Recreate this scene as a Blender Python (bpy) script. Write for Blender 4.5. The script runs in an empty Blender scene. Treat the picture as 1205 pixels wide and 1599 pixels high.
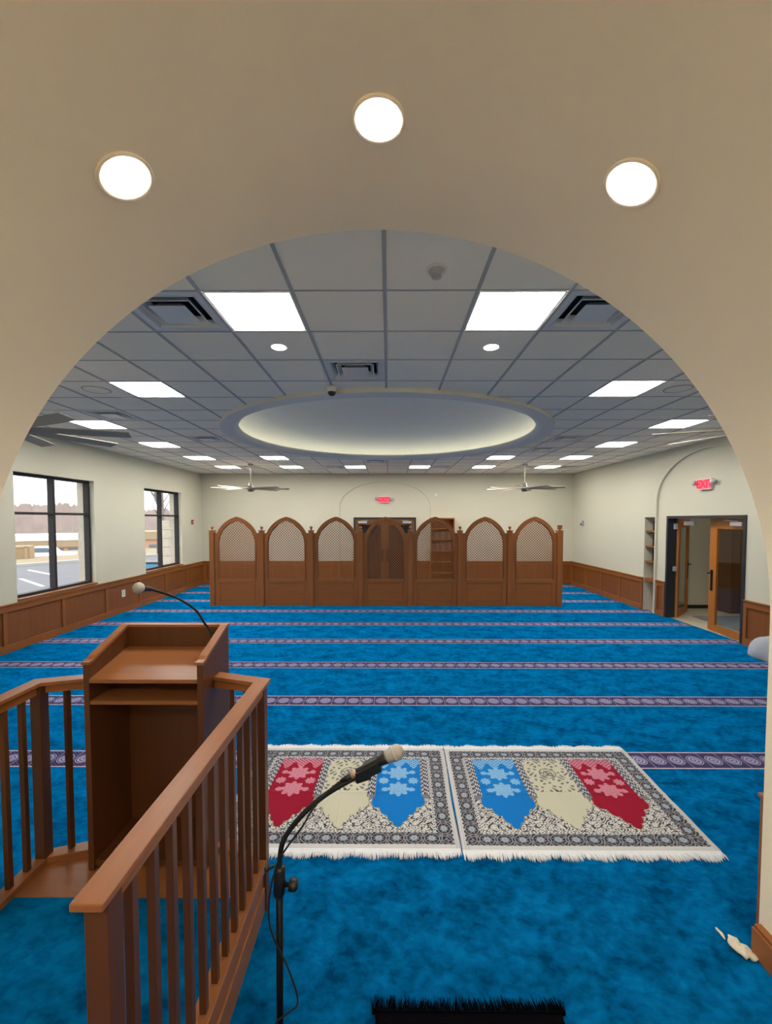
import bpy, bmesh, math, random
import numpy as np
from mathutils import Vector, Matrix
from mathutils.geometry import tessellate_polygon
random.seed(7)
C = bpy.context.scene.collection
PI = math.pi
H = 3.639            # ceiling height
XL, XR, YF, YB = -6.11, 6.03, 2.05, 14.02
CAMZ = 2.137
T = 0.6096; GX = -0.024; GZ = 2.866

def lin(c):
    return tuple(((v/255)/12.92 if v/255 <= .04045 else ((v/255+.055)/1.055)**2.4) for v in c)

# ------------------------------------------------------------ materials
def new_mat(name):
    m = bpy.data.materials.new(name); m.use_nodes = True
    nt = m.node_tree; b = nt.nodes['Principled BSDF']
    return m, nt, b
def N(nt, t, **kw):
    n = nt.nodes.new(t)
    for k, v in kw.items():
        if k.startswith('i_'): n.inputs[k[2:].replace('_', ' ')].default_value = v
        else: setattr(n, k, v)
    return n
def math_n(nt, op, a, b=None, c=None):
    n = nt.nodes.new('ShaderNodeMath'); n.operation = op
    for i, v in enumerate((a, b, c)):
        if v is None: continue
        if isinstance(v, (int, float)): n.inputs[i].default_value = v
        else: nt.links.new(v, n.inputs[i])
    return n.outputs[0]
def mixc(nt, fac, a, b):
    n = nt.nodes.new('ShaderNodeMix'); n.data_type = 'RGBA'
    for s, v in ((n.inputs[0], fac), (n.inputs[6], a), (n.inputs[7], b)):
        if isinstance(v, (int, float)): s.default_value = v
        elif isinstance(v, tuple): s.default_value = (*v[:3], 1)
        else: nt.links.new(v, s)
    return n.outputs[2]
def plain(name, rgb, rough=.5, metal=0, noise=.04, scale=6, bump=0, bscale=200, spec=.5):
    m, nt, b = new_mat(name)
    col = lin(rgb)
    tc = N(nt, 'ShaderNodeTexCoord'); nz = N(nt, 'ShaderNodeTexNoise', i_Scale=scale, i_Detail=3.0)
    nt.links.new(tc.outputs['Object'], nz.inputs['Vector'])
    lo = tuple(c*(1-noise) for c in col); hi = tuple(min(1, c*(1+noise)) for c in col)
    nt.links.new(mixc(nt, nz.outputs[0], lo, hi), b.inputs['Base Color'])
    b.inputs['Roughness'].default_value = rough; b.inputs['Metallic'].default_value = metal
    b.inputs['Specular IOR Level'].default_value = spec
    if bump:
        n2 = N(nt, 'ShaderNodeTexNoise', i_Scale=bscale, i_Detail=2.0); bp = N(nt, 'ShaderNodeBump', i_Strength=bump, i_Distance=.002)
        nt.links.new(tc.outputs['Object'], n2.inputs['Vector'])
        nt.links.new(n2.outputs[0], bp.inputs['Height']); nt.links.new(bp.outputs[0], b.inputs['Normal'])
    return m
def emit(name, rgb, s, base=(.8, .8, .8)):
    m, nt, b = new_mat(name)
    b.inputs['Base Color'].default_value = (*base, 1)
    b.inputs['Emission Color'].default_value = (*rgb, 1); b.inputs['Emission Strength'].default_value = s
    return m
def wood(name, rgb, axis='z', rough=.38, var=.28, scale=1.0, coat=.15):
    m, nt, b = new_mat(name)
    tc = N(nt, 'ShaderNodeTexCoord'); mp = N(nt, 'ShaderNodeMapping')
    s = {'x': (1.2, 22, 22), 'y': (22, 1.2, 22), 'z': (22, 22, 1.2)}[axis]
    mp.inputs['Scale'].default_value = tuple(v*scale for v in s)
    nt.links.new(tc.outputs['Object'], mp.inputs['Vector'])
    n1 = N(nt, 'ShaderNodeTexNoise', i_Scale=1.0, i_Detail=5.0, i_Roughness=.6, i_Distortion=.6)
    n2 = N(nt, 'ShaderNodeTexNoise', i_Scale=3.2, i_Detail=3.0)
    nt.links.new(mp.outputs[0], n1.inputs['Vector']); nt.links.new(tc.outputs['Object'], n2.inputs['Vector'])
    col = lin(rgb)
    lo = tuple(c*(1-var) for c in col); hi = tuple(c*(1+var) for c in col)
    a = mixc(nt, n1.outputs[0], lo, hi)
    f = math_n(nt, 'MULTIPLY', n2.outputs[0], .45)
    nt.links.new(mixc(nt, f, a, tuple(c*.62 for c in col)), b.inputs['Base Color'])
    b.inputs['Roughness'].default_value = rough
    b.inputs['Coat Weight'].default_value = coat*.5; b.inputs['Specular IOR Level'].default_value = .3; b.inputs['Coat Roughness'].default_value = .3
    bp = N(nt, 'ShaderNodeBump', i_Strength=.08, i_Distance=.001)
    nt.links.new(n1.outputs[0], bp.inputs['Height']); nt.links.new(bp.outputs[0], b.inputs['Normal'])
    return m

M = {}
M['wall'] = plain('cream wall paint', (204, 200, 180), .85, noise=.015, scale=1.5, bump=.15, bscale=120)
M['arch'] = plain('beige arch paint', (244, 228, 199), .85, noise=.02, scale=1.2, bump=.15, bscale=120)
M['tile'] = plain('acoustic tile', (252, 244, 228), .95, noise=.03, scale=3, bump=.3, bscale=160)
M['tbar'] = plain('grid bar', (176, 176, 176), .6)
M['dome'] = plain('dome plaster', (244, 243, 234), .9, noise=.02)
M['ring'] = plain('ring plaster', (232, 230, 224), .9, noise=.02)
M['ringface'] = plain('ring plaster edge', (226, 222, 205), .9, noise=.02)
WC = (150, 90, 42)
M['lz'] = wood('shaded lectern stain', (92, 54, 27), 'z', coat=.05); M['vz'] = wood('shaded railing stain', (90, 52, 25), 'z', coat=.25); M['wp'] = wood('panel field stain', (134, 80, 38), 'z')  # lectern and railing stains darkened to stand for the alcove's shade
M['wx'] = wood('walnut stain x', WC, 'x'); M['wy'] = wood('walnut stain y', WC, 'y'); M['wz'] = wood('walnut stain z', WC, 'z')
SC = (158, 97, 50)
M['sx'] = wood('screen stain x', SC, 'x'); M['sz'] = wood('screen stain z', SC, 'z')
DC = (148, 94, 54)
M['dx'] = wood('desk stain x', DC, 'x'); M['dy'] = wood('desk stain y', DC, 'y')
LC = (176, 108, 44)
M['oak'] = wood('orange oak door', LC, 'z', var=.15)
M['oakb'] = wood('brown door', (112, 76, 44), 'z', var=.2)
M['black'] = plain('black plastic', (16, 16, 17), .45)
M['blackmetal'] = plain('black powder coat', (7, 7, 8), .5, spec=.2)
M['rubber'] = plain('black rubber', (14, 14, 14), .6)
M['winframe'] = plain('dark bronze frame', (30, 26, 27), .7)
M['doorframe'] = plain('charcoal door frame', (38, 40, 46), .45)
M['nickel'] = plain('brushed nickel', (170, 165, 155), .35, metal=.9)
M['blade'] = plain('fan blade', (168, 158, 142), .5, metal=.2)
M['silver'] = plain('silver paint', (185, 188, 192), .4, metal=.3)
M['white'] = plain('white plastic', (225, 224, 216), .45)
M['vent'] = plain('diffuser metal', (222, 224, 224), .4, metal=.25)
M['dark'] = plain('dark cavity', (24, 25, 28), .9)
M['grille'] = plain('mic grille', (190, 186, 176), .45, metal=.6, bump=.8, bscale=900)
M['champagne'] = plain('champagne ring', (205, 170, 135), .35, metal=.5)
M['red'] = plain('red alarm', (150, 30, 25), .4)
M['blackrug'] = plain('black wool', (5, 4, 7), 1, noise=.2, scale=40, bump=.5, spec=.05)
M['fringe'] = plain('white cotton fringe', (222, 224, 226), .95, noise=.08, scale=60)
M['grayfab'] = plain('grey blanket', (170, 174, 182), .95, noise=.1, scale=30, bump=.5)
M['paper'] = plain('tissue', (216, 206, 184), .9)
M['stone'] = plain('pale stone veneer', (180, 170, 154), .9, noise=.2, scale=9)
M['asphalt'] = plain('asphalt', (92, 90, 93), .95, noise=.12, scale=.8)
M['linepaint'] = plain('white line paint', (240, 240, 240), .9)
M['kerb'] = plain('concrete', (150, 147, 142), .9)
M['grass'] = plain('dry straw grass', (124, 108, 82), 1, noise=.2, scale=1.2)
M['bush'] = plain('green shrub', (110, 130, 60), 1, noise=.4, scale=6)
M['brickb'] = plain('brick building', (176, 138, 112), .9, noise=.1)
M['tanband'] = plain('tan fascia', (146, 128, 102), .9)
M['roofw'] = plain('white roof', (235, 235, 235), .9)
M['winout'] = plain('distant window glass', (90, 104, 116), .3)
M['trees'] = plain('bare woods', (134, 120, 114), 1, noise=.3, scale=.25)
M['bark'] = plain('grey bark', (110, 98, 92), .95, noise=.2)
M['truck'] = plain('white car paint', (235, 236, 238), .3)
M['crate'] = plain('tan crate', (140, 116, 88), .8)
M['bluebin'] = plain('blue tarp', (60, 130, 165), .6)
M['hallfloor'] = plain('hall tile floor', (190, 180, 158), .35, noise=.06)
M['hallmat'] = plain('grey mat', (120, 124, 128), .9)
M['lamp'] = emit('troffer diffuser', (1, .965, .90), 13.0)
M['down'] = emit('warm downlight', (1, .94, .86), 7.0)
M['rearfill'] = emit('added rear lamp', (1, .95, .86), 112.0)  # strong glow for the unseen lamps added behind the viewer
M['downr'] = emit('soft downlight', (1, .90, .80), 9.0)
M['strip'] = emit('cove strip', (1, .98, .80), 1.25)
M['halll'] = emit('added hall lamp', (1, .95, .85), 4.0)  # glow of the lamp added in the hall
M['exitred'] = emit('exit letters', (1, .0, .03), .55, (.3, .0, .01))
M['redled'] = emit('exit glow', (1, .16, .22), .34, (.2, .03, .04))
def glass():
    m, nt, b = new_mat('window glass')
    out = nt.nodes['Material Output']; nt.nodes.remove(b)
    tr = N(nt, 'ShaderNodeBsdfTransparent'); tr.inputs[0].default_value = (.94, .96, .96, 1)
    gl = N(nt, 'ShaderNodeBsdfGlossy'); gl.inputs['Roughness'].default_value = .02
    fr = N(nt, 'ShaderNodeFresnel', i_IOR=1.45); mx = N(nt, 'ShaderNodeMixShader')
    ge = N(nt, 'ShaderNodeNewGeometry'); nt.links.new(math_n(nt, 'MULTIPLY', fr.outputs[0], math_n(nt, 'SUBTRACT', 1.0, ge.outputs['Backfacing'])), mx.inputs[0]); nt.links.new(tr.outputs[0], mx.inputs[1]); nt.links.new(gl.outputs[0], mx.inputs[2])
    nt.links.new(mx.outputs[0], out.inputs[0]); return m
M['glass'] = glass()
def carpet(stripes=True, name='blue carpet'):
    m, nt, b = new_mat(name)
    L = nt.links
    geo = N(nt, 'ShaderNodeNewGeometry'); sp = N(nt, 'ShaderNodeSeparateXYZ'); L.new(geo.outputs['Position'], sp.inputs[0])
    x, y = sp.outputs[0], sp.outputs[1]
    mp = N(nt, 'ShaderNodeMapping'); mp.inputs['Scale'].default_value = (1.0, 1.35, 1); mp.inputs['Rotation'].default_value = (0, 0, .35)
    L.new(geo.outputs['Position'], mp.inputs['Vector'])
    n1 = N(nt, 'ShaderNodeTexNoise', i_Scale=4.2, i_Detail=6.0, i_Roughness=.6, i_Distortion=.25)
    n2 = N(nt, 'ShaderNodeTexNoise', i_Scale=17.0, i_Detail=4.0, i_Distortion=.4)
    n3 = N(nt, 'ShaderNodeTexNoise', i_Scale=420.0, i_Detail=2.0)
    for n in (n1, n2): L.new(mp.outputs[0], n.inputs['Vector'])
    L.new(geo.outputs['Position'], n3.inputs['Vector'])
    mr = N(nt, 'ShaderNodeMapRange'); mr.inputs[1].default_value = .37; mr.inputs[2].default_value = .63
    s = math_n(nt, 'ADD', math_n(nt, 'MULTIPLY', n1.outputs[0], .62), math_n(nt, 'MULTIPLY', n2.outputs[0], .38))
    L.new(s, mr.inputs[0])
    base = mixc(nt, mr.outputs[0], (.0, .024, .075), (.002, .108, .275))
    if stripes:
        t = math_n(nt, 'MULTIPLY', math_n(nt, 'FRACT', math_n(nt, 'DIVIDE', math_n(nt, 'SUBTRACT', y, 3.60), 1.237)), 1.237)
        v = math_n(nt, 'DIVIDE', t, .262)                     # 0..1 inside the band
        inband = math_n(nt, 'MULTIPLY', math_n(nt, 'LESS_THAN', v, 1.0), math_n(nt, 'GREATER_THAN', y, 3.55))
        vc = math_n(nt, 'SUBTRACT', v, .5)
        edge = math_n(nt, 'GREATER_THAN', math_n(nt, 'ABSOLUTE', vc), .45)
        u = math_n(nt, 'SUBTRACT', math_n(nt, 'FRACT', math_n(nt, 'DIVIDE', x, .165)), .5)
        rr = math_n(nt, 'SQRT', math_n(nt, 'ADD', math_n(nt, 'POWER', math_n(nt, 'DIVIDE', math_n(nt, 'ABSOLUTE', u), .40), 2.0),
                                       math_n(nt, 'POWER', math_n(nt, 'DIVIDE', math_n(nt, 'ABSOLUTE', vc), .27), 2.0)))
        ring = math_n(nt, 'SUBTRACT', math_n(nt, 'LESS_THAN', rr, 1.0),
                      math_n(nt, 'MULTIPLY', math_n(nt, 'GREATER_THAN', math_n(nt, 'SINE', math_n(nt, 'MULTIPLY', rr, 17.0)), .55), math_n(nt, 'LESS_THAN', rr, 1.0)))
        div = math_n(nt, 'GREATER_THAN', math_n(nt, 'ABSOLUTE', u), .465)
        diag = math_n(nt, 'GREATER_THAN', math_n(nt, 'SINE', math_n(nt, 'ADD', math_n(nt, 'MULTIPLY', x, 190.0), math_n(nt, 'MULTIPLY', y, 230.0))), .25)
        inner = mixc(nt, diag, lin((54, 46, 78)), lin((86, 74, 104)))
        inner = mixc(nt, div, inner, lin((128, 112, 132)))
        inner = mixc(nt, ring, inner, lin((164, 156, 186)))
        band = mixc(nt, edge, inner, lin((206, 190, 196)))
        col = mixc(nt, inband, base, band)
    else: col = base
    L.new(col, b.inputs['Base Color'])
    sw = math_n(nt, 'ADD', .40, math_n(nt, 'MULTIPLY', mr.outputs[0], .60))
    if stripes: sw = math_n(nt, 'MULTIPLY', sw, math_n(nt, 'SUBTRACT', 1.0, math_n(nt, 'MULTIPLY', inband, .85)))
    L.new(sw, b.inputs['Sheen Weight'])
    b.inputs['Roughness'].default_value = 1; b.inputs['Specular IOR Level'].default_value = 0
    b.inputs['Sheen Roughness'].default_value = .6; b.inputs['Sheen Tint'].default_value = (.0, .40, 1, 1)
    bp = N(nt, 'ShaderNodeBump', i_Strength=.5, i_Distance=.004)
    L.new(math_n(nt, 'ADD', n3.outputs[0], math_n(nt, 'MULTIPLY', s, 3.0)), bp.inputs['Height']); L.new(bp.outputs[0], b.inputs['Normal'])
    return m
M['carpet'] = carpet(); M['carpetplain'] = carpet(False, 'plain blue carpet')
def vcol_mat():
    m, nt, b = new_mat('woven rug pile')
    a = N(nt, 'ShaderNodeVertexColor', layer_name='weave'); tc = N(nt, 'ShaderNodeTexCoord')
    nz = N(nt, 'ShaderNodeTexNoise', i_Scale=300.0, i_Detail=2.0); nt.links.new(tc.outputs['Object'], nz.inputs['Vector'])
    nt.links.new(mixc(nt, math_n(nt, 'MULTIPLY', nz.outputs[0], .25), a.outputs[0], (.02, .02, .02)), b.inputs['Base Color'])
    b.inputs['Roughness'].default_value = .85; b.inputs['Specular IOR Level'].default_value = .15
    return m
M['rug'] = vcol_mat()

# ------------------------------------------------------------ mesh helpers
class MB:
    def __init__(s): s.v = []; s.f = []; s.sm = []
    def add(s, vs, fs, smooth=False):
        k = len(s.v); s.v += [tuple(p) for p in vs]; s.f += [tuple(i+k for i in f) for f in fs]; s.sm += [smooth]*len(fs); return s
    def box(s, x0, x1, y0, y1, z0, z1):
        return s.add([(x0,y0,z0),(x1,y0,z0),(x1,y1,z0),(x0,y1,z0),(x0,y0,z1),(x1,y0,z1),(x1,y1,z1),(x0,y1,z1)],
              [(0,3,2,1),(4,5,6,7),(0,1,5,4),(1,2,6,5),(2,3,7,6),(3,0,4,7)])
    def bar(s, a, b, w, h, up=(0,0,1)):
        a, b = Vector(a), Vector(b); d = (b-a).normalized(); u = Vector(up)
        r = d.cross(u).normalized(); u = r.cross(d).normalized()
        vs = [p+r*(sx*w/2)+u*(sz*h/2) for p in (a, b) for sx, sz in ((-1,-1),(1,-1),(1,1),(-1,1))]
        return s.add(vs, [(3,2,1,0),(4,5,6,7),(0,1,5,4),(1,2,6,5),(2,3,7,6),(3,0,4,7)])
    def prism(s, poly, to3, t, cap=True):
        """poly: 2d list; to3(u,v,k) -> 3d with k in (0,t)"""
        n = len(poly); vs = [to3(u, v, 0) for u, v in poly]+[to3(u, v, t) for u, v in poly]
        fs = [(i, (i+1) % n, n+(i+1) % n, n+i) for i in range(n)]
        if cap:
            tris = tessellate_polygon([[Vector((u, v, 0)) for u, v in poly]])
            fs += [tuple(t3) for t3 in tris]+[tuple(n+i for i in reversed(t3)) for t3 in tris]
        return s.add(vs, fs)
    def plate(s, outer, holes, to3, t):
        loops = [outer]+holes; allp = [p for l in loops for p in l]; n = len(allp)
        tris = tessellate_polygon([[Vector((u, v, 0)) for u, v in l] for l in loops])
        vs = [to3(u, v, 0) for u, v in allp]+[to3(u, v, t) for u, v in allp]
        fs = [tuple(q) for q in tris]+[tuple(n+i for i in reversed(q)) for q in tris]
        k = 0
        for l in loops:
            m = len(l); fs += [(k+i, k+(i+1) % m, n+k+(i+1) % m, n+k+i) for i in range(m)]; k += m
        return s.add(vs, fs)
    def lathe(s, prof, c=(0,0,0), n=24, axis='z', mat=None, smooth=True):
        vs = []; fs = []; m = len(prof)
        for i in range(n):
            a = 2*PI*i/n
            for r, z in prof: vs.append(Vector((r*math.cos(a), r*math.sin(a), z)))
        R = mat if mat is not None else {'z': Matrix(), 'x': Matrix.Rotation(PI/2, 4, 'Y'), 'y': Matrix.Rotation(-PI/2, 4, 'X')}[axis]
        vs = [R @ v + Vector(c) for v in vs]
        for i in range(n):
            j = (i+1) % n
            for k in range(m-1): fs.append((i*m+k, j*m+k, j*m+k+1, i*m+k+1))
        return s.add(vs, fs, smooth)
    def tube(s, pts, r, n=10, closed=False):
        P = [Vector(p) for p in pts]; vs = []; fs = []; up = Vector((.13, .2, 1)).normalized(); rs = r if isinstance(r, (list, tuple)) else [r]*len(P)
        for i, p in enumerate(P):
            d = (P[min(i+1, len(P)-1)]-P[max(i-1, 0)]).normalized()
            a = d.cross(up)
            if a.length < 1e-3: a = d.cross(Vector((1, 0, 0)))
            a.normalize(); b = a.cross(d).normalized()
            for k in range(n):
                t = 2*PI*k/n; vs.append(p+a*(math.cos(t)*rs[i])+b*(math.sin(t)*rs[i]))
        for i in range(len(P)-1):
            for k in range(n): fs.append((i*n+k, i*n+(k+1) % n, (i+1)*n+(k+1) % n, (i+1)*n+k))
        fs.append(tuple(range(n))[::-1]); fs.append(tuple((len(P)-1)*n+k for k in range(n)))
        return s.add(vs, fs, True)
    def sphere(s, c, r, n=20, sq=(1,1,1)):
        prof = [(max(1e-4, r*math.sin(PI*i/12)), -r*math.cos(PI*i/12)) for i in range(13)]
        k = len(s.v); s.lathe(prof, (0,0,0), n)
        for i in range(k, len(s.v)):
            v = s.v[i]; s.v[i] = (v[0]*sq[0]+c[0], v[1]*sq[1]+c[1], v[2]*sq[2]+c[2])
        return s
    def build(s, name, mat, parent=None, bevel=0, loc=None, fix=True):
        me = bpy.data.meshes.new(name); me.from_pydata(s.v, [], s.f); me.validate()
        if len(me.polygons) == len(s.sm): me.polygons.foreach_set('use_smooth', s.sm)
        if fix:
            bm = bmesh.new(); bm.from_mesh(me); bmesh.ops.recalc_face_normals(bm, faces=bm.faces); bm.to_mesh(me); bm.free()
        me.materials.append(mat if not isinstance(mat, str) else M[mat])
        o = bpy.data.objects.new(name, me); C.objects.link(o)
        if parent is not None: o.parent = parent
        if loc is not None: o.location = loc
        if bevel:
            bv = o.modifiers.new('bevel', 'BEVEL'); bv.width = bevel; bv.segments = 2; bv.limit_method = 'ANGLE'
        return o
def tag(o, label, cat, group=None, kind=None):
    o['label'] = label; o['category'] = cat
    if group: o['group'] = group
    if kind: o['kind'] = kind
    return o
def thing(name, label, cat, loc=(0,0,0), rz=0, group=None):
    o = bpy.data.objects.new(name, None); C.objects.link(o); o.location = loc; o.rotation_euler = (0, 0, rz)
    o.empty_display_size = .1
    return tag(o, label, cat, group)
def struct(name, mb, mat, label, cat, parent=None, **k):
    o = mb.build(name, mat, parent, **k)
    if parent is None: tag(o, label, cat, kind='structure')
    return o
def dup(root, loc, rz, label, group=None):
    r = root.copy(); C.objects.link(r); r.location = loc; r.rotation_euler = (0, 0, rz); r['label'] = label
    if group: r['group'] = group
    def kids(a, b):
        for ch in [o for o in bpy.data.objects if o.parent == a]:
            c = ch.copy(); C.objects.link(c); c.parent = b; kids(ch, c)
    kids(root, r); return r

# ------------------------------------------------------------ camera
cam = bpy.data.objects.new('camera', bpy.data.cameras.new('camera')); C.objects.link(cam)
cam.location = (0, 0, CAMZ)
F = 667.95
cam.data.sensor_fit = 'HORIZONTAL'; cam.data.sensor_width = 36; cam.data.lens = F/1205*36
cam.data.shift_y = (838.49-799.5)/1205; cam.data.clip_start = .02; cam.data.clip_end = 500
cam.rotation_euler = (math.radians(90-2.3309), 0, math.radians(.314))
bpy.context.scene.camera = cam

# ------------------------------------------------------------ floor, walls
struct('floor', MB().box(XL-.25, XR+.12, -1.75, YB+.15, -.12, 0), 'carpet', 'bright blue wall-to-wall carpet with patterned purple prayer rows', 'floor')
# mihrab arch profile (x, z)
AX, AZ, AA, AB = -.065, 1.64, 1.90, 1.847
arch = [(AX+AA, 0.0), (AX+AA, .8)]+[(AX+AA*math.cos(a), AZ+AB*math.sin(a)) for a in [PI*i/72 for i in range(73)]]+[(AX-AA, .8), (AX-AA, 0.0)]
arch_open = [(AX+(x-AX)*1.004, z if z <= AZ else AZ+(z-AZ)*1.004) for x, z in arch]
outer = [(XL-.3, 0.0), (XL-.3, H+.12), (XR+.3, H+.12), (XR+.3, 0.0)]
front_poly = outer+arch_open       # goes round the outside, then back under the arch
fw = MB().plate(front_poly, [], lambda u, v, k: (u, YF-.16+k, v), .16)
struct('wall_front', fw, 'wall', 'cream front wall pierced by the big round arch', 'wall')
# vault behind the arch
vb = MB(); n = len(arch)
inn = [(x, z) for x, z in arch]
out = [(AX+(x-AX)*1.06, z if z <= .8 else AZ+(z-AZ)*1.06 if z > AZ else z) for x, z in arch]
vs = [(x, y, z) for y in (-1.6, YF-.0005) for x, z in inn]+[(x, y, z) for y in (-1.6, YF-.17) for x, z in out]
fs = [(i, i+1, n+i+1, n+i) for i in range(n-1)]+[(2*n+i, 2*n+i+1, 3*n+i+1, 3*n+i) for i in range(n-1)]
vb.add(vs, fs, True)
va = struct('wall_alcove', vb, 'arch', 'beige barrel-vaulted wall and soffit of the arched alcove', 'wall', fix=False)
struct('wall_rear', MB().box(-2.2, 2.2, -1.72, -1.6, 0, 3.8), 'arch', 'beige rear wall of the arched alcove', 'wall')
struct('baseboard_right', MB().box(1.79, 1.8349, -1.59, 2.04, 0, .135).box(1.80, 1.8349, -1.59, 2.038, .135, .15), 'wy', 'brown wooden baseboard along the right side of the alcove', 'baseboard', bevel=.004)
struct('baseboard_left', MB().box(-1.9649, -1.935, -1.59, .8, 0, .135), 'wy', 'brown wooden baseboard along the left side of the alcove', 'baseboard')

# left wall with two windows, plus an unseen one added for daylight
WZ0, WZ1 = .82, 2.93
wins = [(6.97, 8.88), (10.71, 12.63), (3.23, 5.14)]
holes = [[(a, WZ0), (a, WZ1), (b, WZ1), (b, WZ0)] for a, b in wins]
lo = [(YF-.16, 0), (YF-.16, H+.12), (YB+.1, H+.12), (YB+.1, 0)]
struct('wall_left', MB().plate(lo, holes, lambda u, v, k: (XL-k, u, v), .20), 'wall', 'cream left wall with two dark-framed windows', 'wall')
struct('wall_left_exterior', MB().plate([(YF-.16, -.5), (YF-.16, H+.8), (YB+.5, H+.8), (YB+.5, -.5)], holes, lambda u, v, k: (XL-.2005-k, u, v), .16), 'stone', 'pale stone outer face of the left wall', 'wall')
for i, (a, b) in enumerate(wins):
    w = bpy.data.objects.new('window_%d' % (i+1), None); C.objects.link(w); w['kind'] = 'structure'
    tag(w, ['larger dark four-pane window nearest the arch on the left wall', 'dark four-pane window nearer the far corner on the left wall', 'added dark four-pane window on the left wall hidden beside the arch, for extra daylight'][i], 'window')
    fx0, fx1 = XL-.20, XL-.09; m = (a+b)/2; e = .05; zt = 2.245
    fr = MB().box(fx0, fx1, a, a+e, WZ0, WZ1).box(fx0, fx1, b-e, b, WZ0, WZ1).box(fx0, fx1, a+e, b-e, WZ0, WZ0+e).box(fx0, fx1, a+e, b-e, WZ1-e, WZ1)
    fr.box(fx0, fx1, m-e/2, m+e/2, WZ0+e, WZ1-e); fr.box(fx0, fx1, a+e, m-e/2, zt-.022, zt+.022).box(fx0, fx1, m+e/2, b-e, zt-.022, zt+.022)
    fr.build('frame', 'winframe', w, bevel=.002)
    for (p, q) in ((a+e, m-e/2), (m+e/2, b-e)):
        for (r, s) in ((WZ0+e, zt-.022), (zt+.022, WZ1-e)):
            MB().box(XL-.150, XL-.146, p, q, r, s).build('pane', 'glass', w)
    MB().box(XL-.09, XL+.03, a, b, WZ0-.03, WZ0+.004).build('sill', 'dy', w)

# right wall: front skin with arched recess and shelf niche, rear skin with door opening
def recess(yc, half, zs, rise, n=40):
    return [(yc+half, 0.0)]+[(yc+half*math.cos(PI*i/n), zs+rise*math.sin(PI*i/n)) for i in range(n+1)]+[(yc-half, 0.0)]
RY, RH = 8.19, 1.49
rr = recess(RY, RH, 2.54, .955)          # runs far -> near
niche = [(9.72, 0.0), (9.72, 2.19), (10.10, 2.19), (10.10, 0.0)]
outer = [(YB+.1, 0), (10.10, 0.0), (10.10, 2.19), (9.72, 2.19), (9.72, 0.0)]+rr+[(YF-.16, 0), (YF-.16, H+.12), (YB+.1, H+.12)]
struct('wall_right', MB().plate(outer, [], lambda u, v, k: (XR+k, u, v), .045), 'wall', 'cream right wall with arched door recess and shelf niche', 'wall')
DY0, DY1, DZ = 7.28, 9.35, 2.215
outer = [(9.681, 0), (DY1, 0), (DY1, DZ), (DY0, DZ), (DY0, 0), (YF, 0), (YF, H+.12), (9.681, H+.12)]
struct('wall_right_inner', MB().plate(outer, [], lambda u, v, k: (XR+.0455+k, u, v), .17), 'wall', 'cream wall at the back of the right arched recess', 'wall')
# niche box
nb = MB().box(XR+.40, XR+.42, 9.68, 10.14, 0, 2.24).box(XR+.0455, XR+.40, 9.682, 9.72, 0, 2.24).box(XR+.0455, XR+.40, 10.10, 10.14, 0, 2.24).box(XR+.0455, XR+.42, 9.72, 10.10, 2.19, 2.24)
struct('wall_niche', nb, 'wall', 'cream sides of the narrow shelf niche beside the right door', 'wall')
nt_ = thing('shelf_niche_unit', 'three narrow brown wooden shelves in the wall niche beside the right door', 'shelf', (XR, 9.91, 0))
for z in (1.17, 1.53, 1.885): MB().box(.03, .395, -.188, .188, z-.035, z).build('shelf', 'wx', nt_)
MB().box(.02, .397, -.188, .188, .70, .77).build('ledge', 'wx', nt_)
for i, z in enumerate((1.17, 1.53, 1.885)):
    tag(MB().box(XR+.13, XR+.32, 9.80, 9.99, z+.001, z+[.24, .26, .22][i]).build('speaker_box', 'black'), ['black box standing on the lowest niche shelf', 'black box standing on the middle niche shelf', 'black box standing on the top niche shelf'][i], 'box', 'black boxes in the wall niche')
# back wall
BX, BH = -.11, 1.49
br = recess(BX, BH, 2.54, .835)
outer = [(XR+.12, 0)]+br+[(XL-.2, 0), (XL-.2, H+.12), (XR+.12, H+.12)]
struct('wall_back', MB().plate(outer, [], lambda u, v, k: (u, YB+k, v), .045), 'wall', 'cream back wall with a shallow arched recess', 'wall')
struct('wall_back_inner', MB().box(-2.0, 1.8, YB+.0455, YB+.2, 0, H), 'wall', 'cream wall at the back of the rear arched recess', 'wall')

# wainscot helper -----------------------------------------------------
WT = .775
def wains(name, label, runs, to3, stile_pos, axis, ends=()):
    """runs: list of (a,b) along the wall; to3(u, d, z): u along, d out from wall"""
    mb = MB()
    def bx(a, b, d, z0, z1):
        p, q = to3(a, 0.0005), to3(b, d)
        mb.box(min(p[0], q[0]), max(p[0], q[0]), min(p[1], q[1]), max(p[1], q[1]), z0, z1)
    for a, b in runs:
        bx(a, b, .030, .655, WT-.02)        # top rail
        bx(a, b, .046, WT-.02, WT)          # cap
        bx(a, b, .032, 0, .125)             # base rail
        for s in [s for s in stile_pos if a-.001 <= s <= b+.001]+[a+.03, b-.03]:
            bx(max(a, s-.035), min(b, s+.035), .030, .125, .655)
    o = struct(name, mb, 'w'+axis, label, 'wainscot', bevel=.003)
    mb = MB()
    for a, b in runs: bx(a+.001, b-.001, .008, .01, WT-.03)
    mb.build('panel', 'wp', o); return o
wains('trim_1', 'brown panelled wood wainscot below the windows on the left wall', [(YF, YB)], lambda u, d: (XL+d, u), [6.70+1.23*k for k in range(-3, 7)], 'y')
wains('trim_2', 'reddish-brown panelled wainscot along the far right wall', [(10.10, YB)], lambda u, d: (XR-d, u), [11.1, 12.05, 13.0], 'y')
wains('trim_3', 'short brown panelled wainscot between the right door and the arch', [(YF, RY-RH)], lambda u, d: (XR-d, u), [3.2, 4.4, 5.6], 'y')
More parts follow.
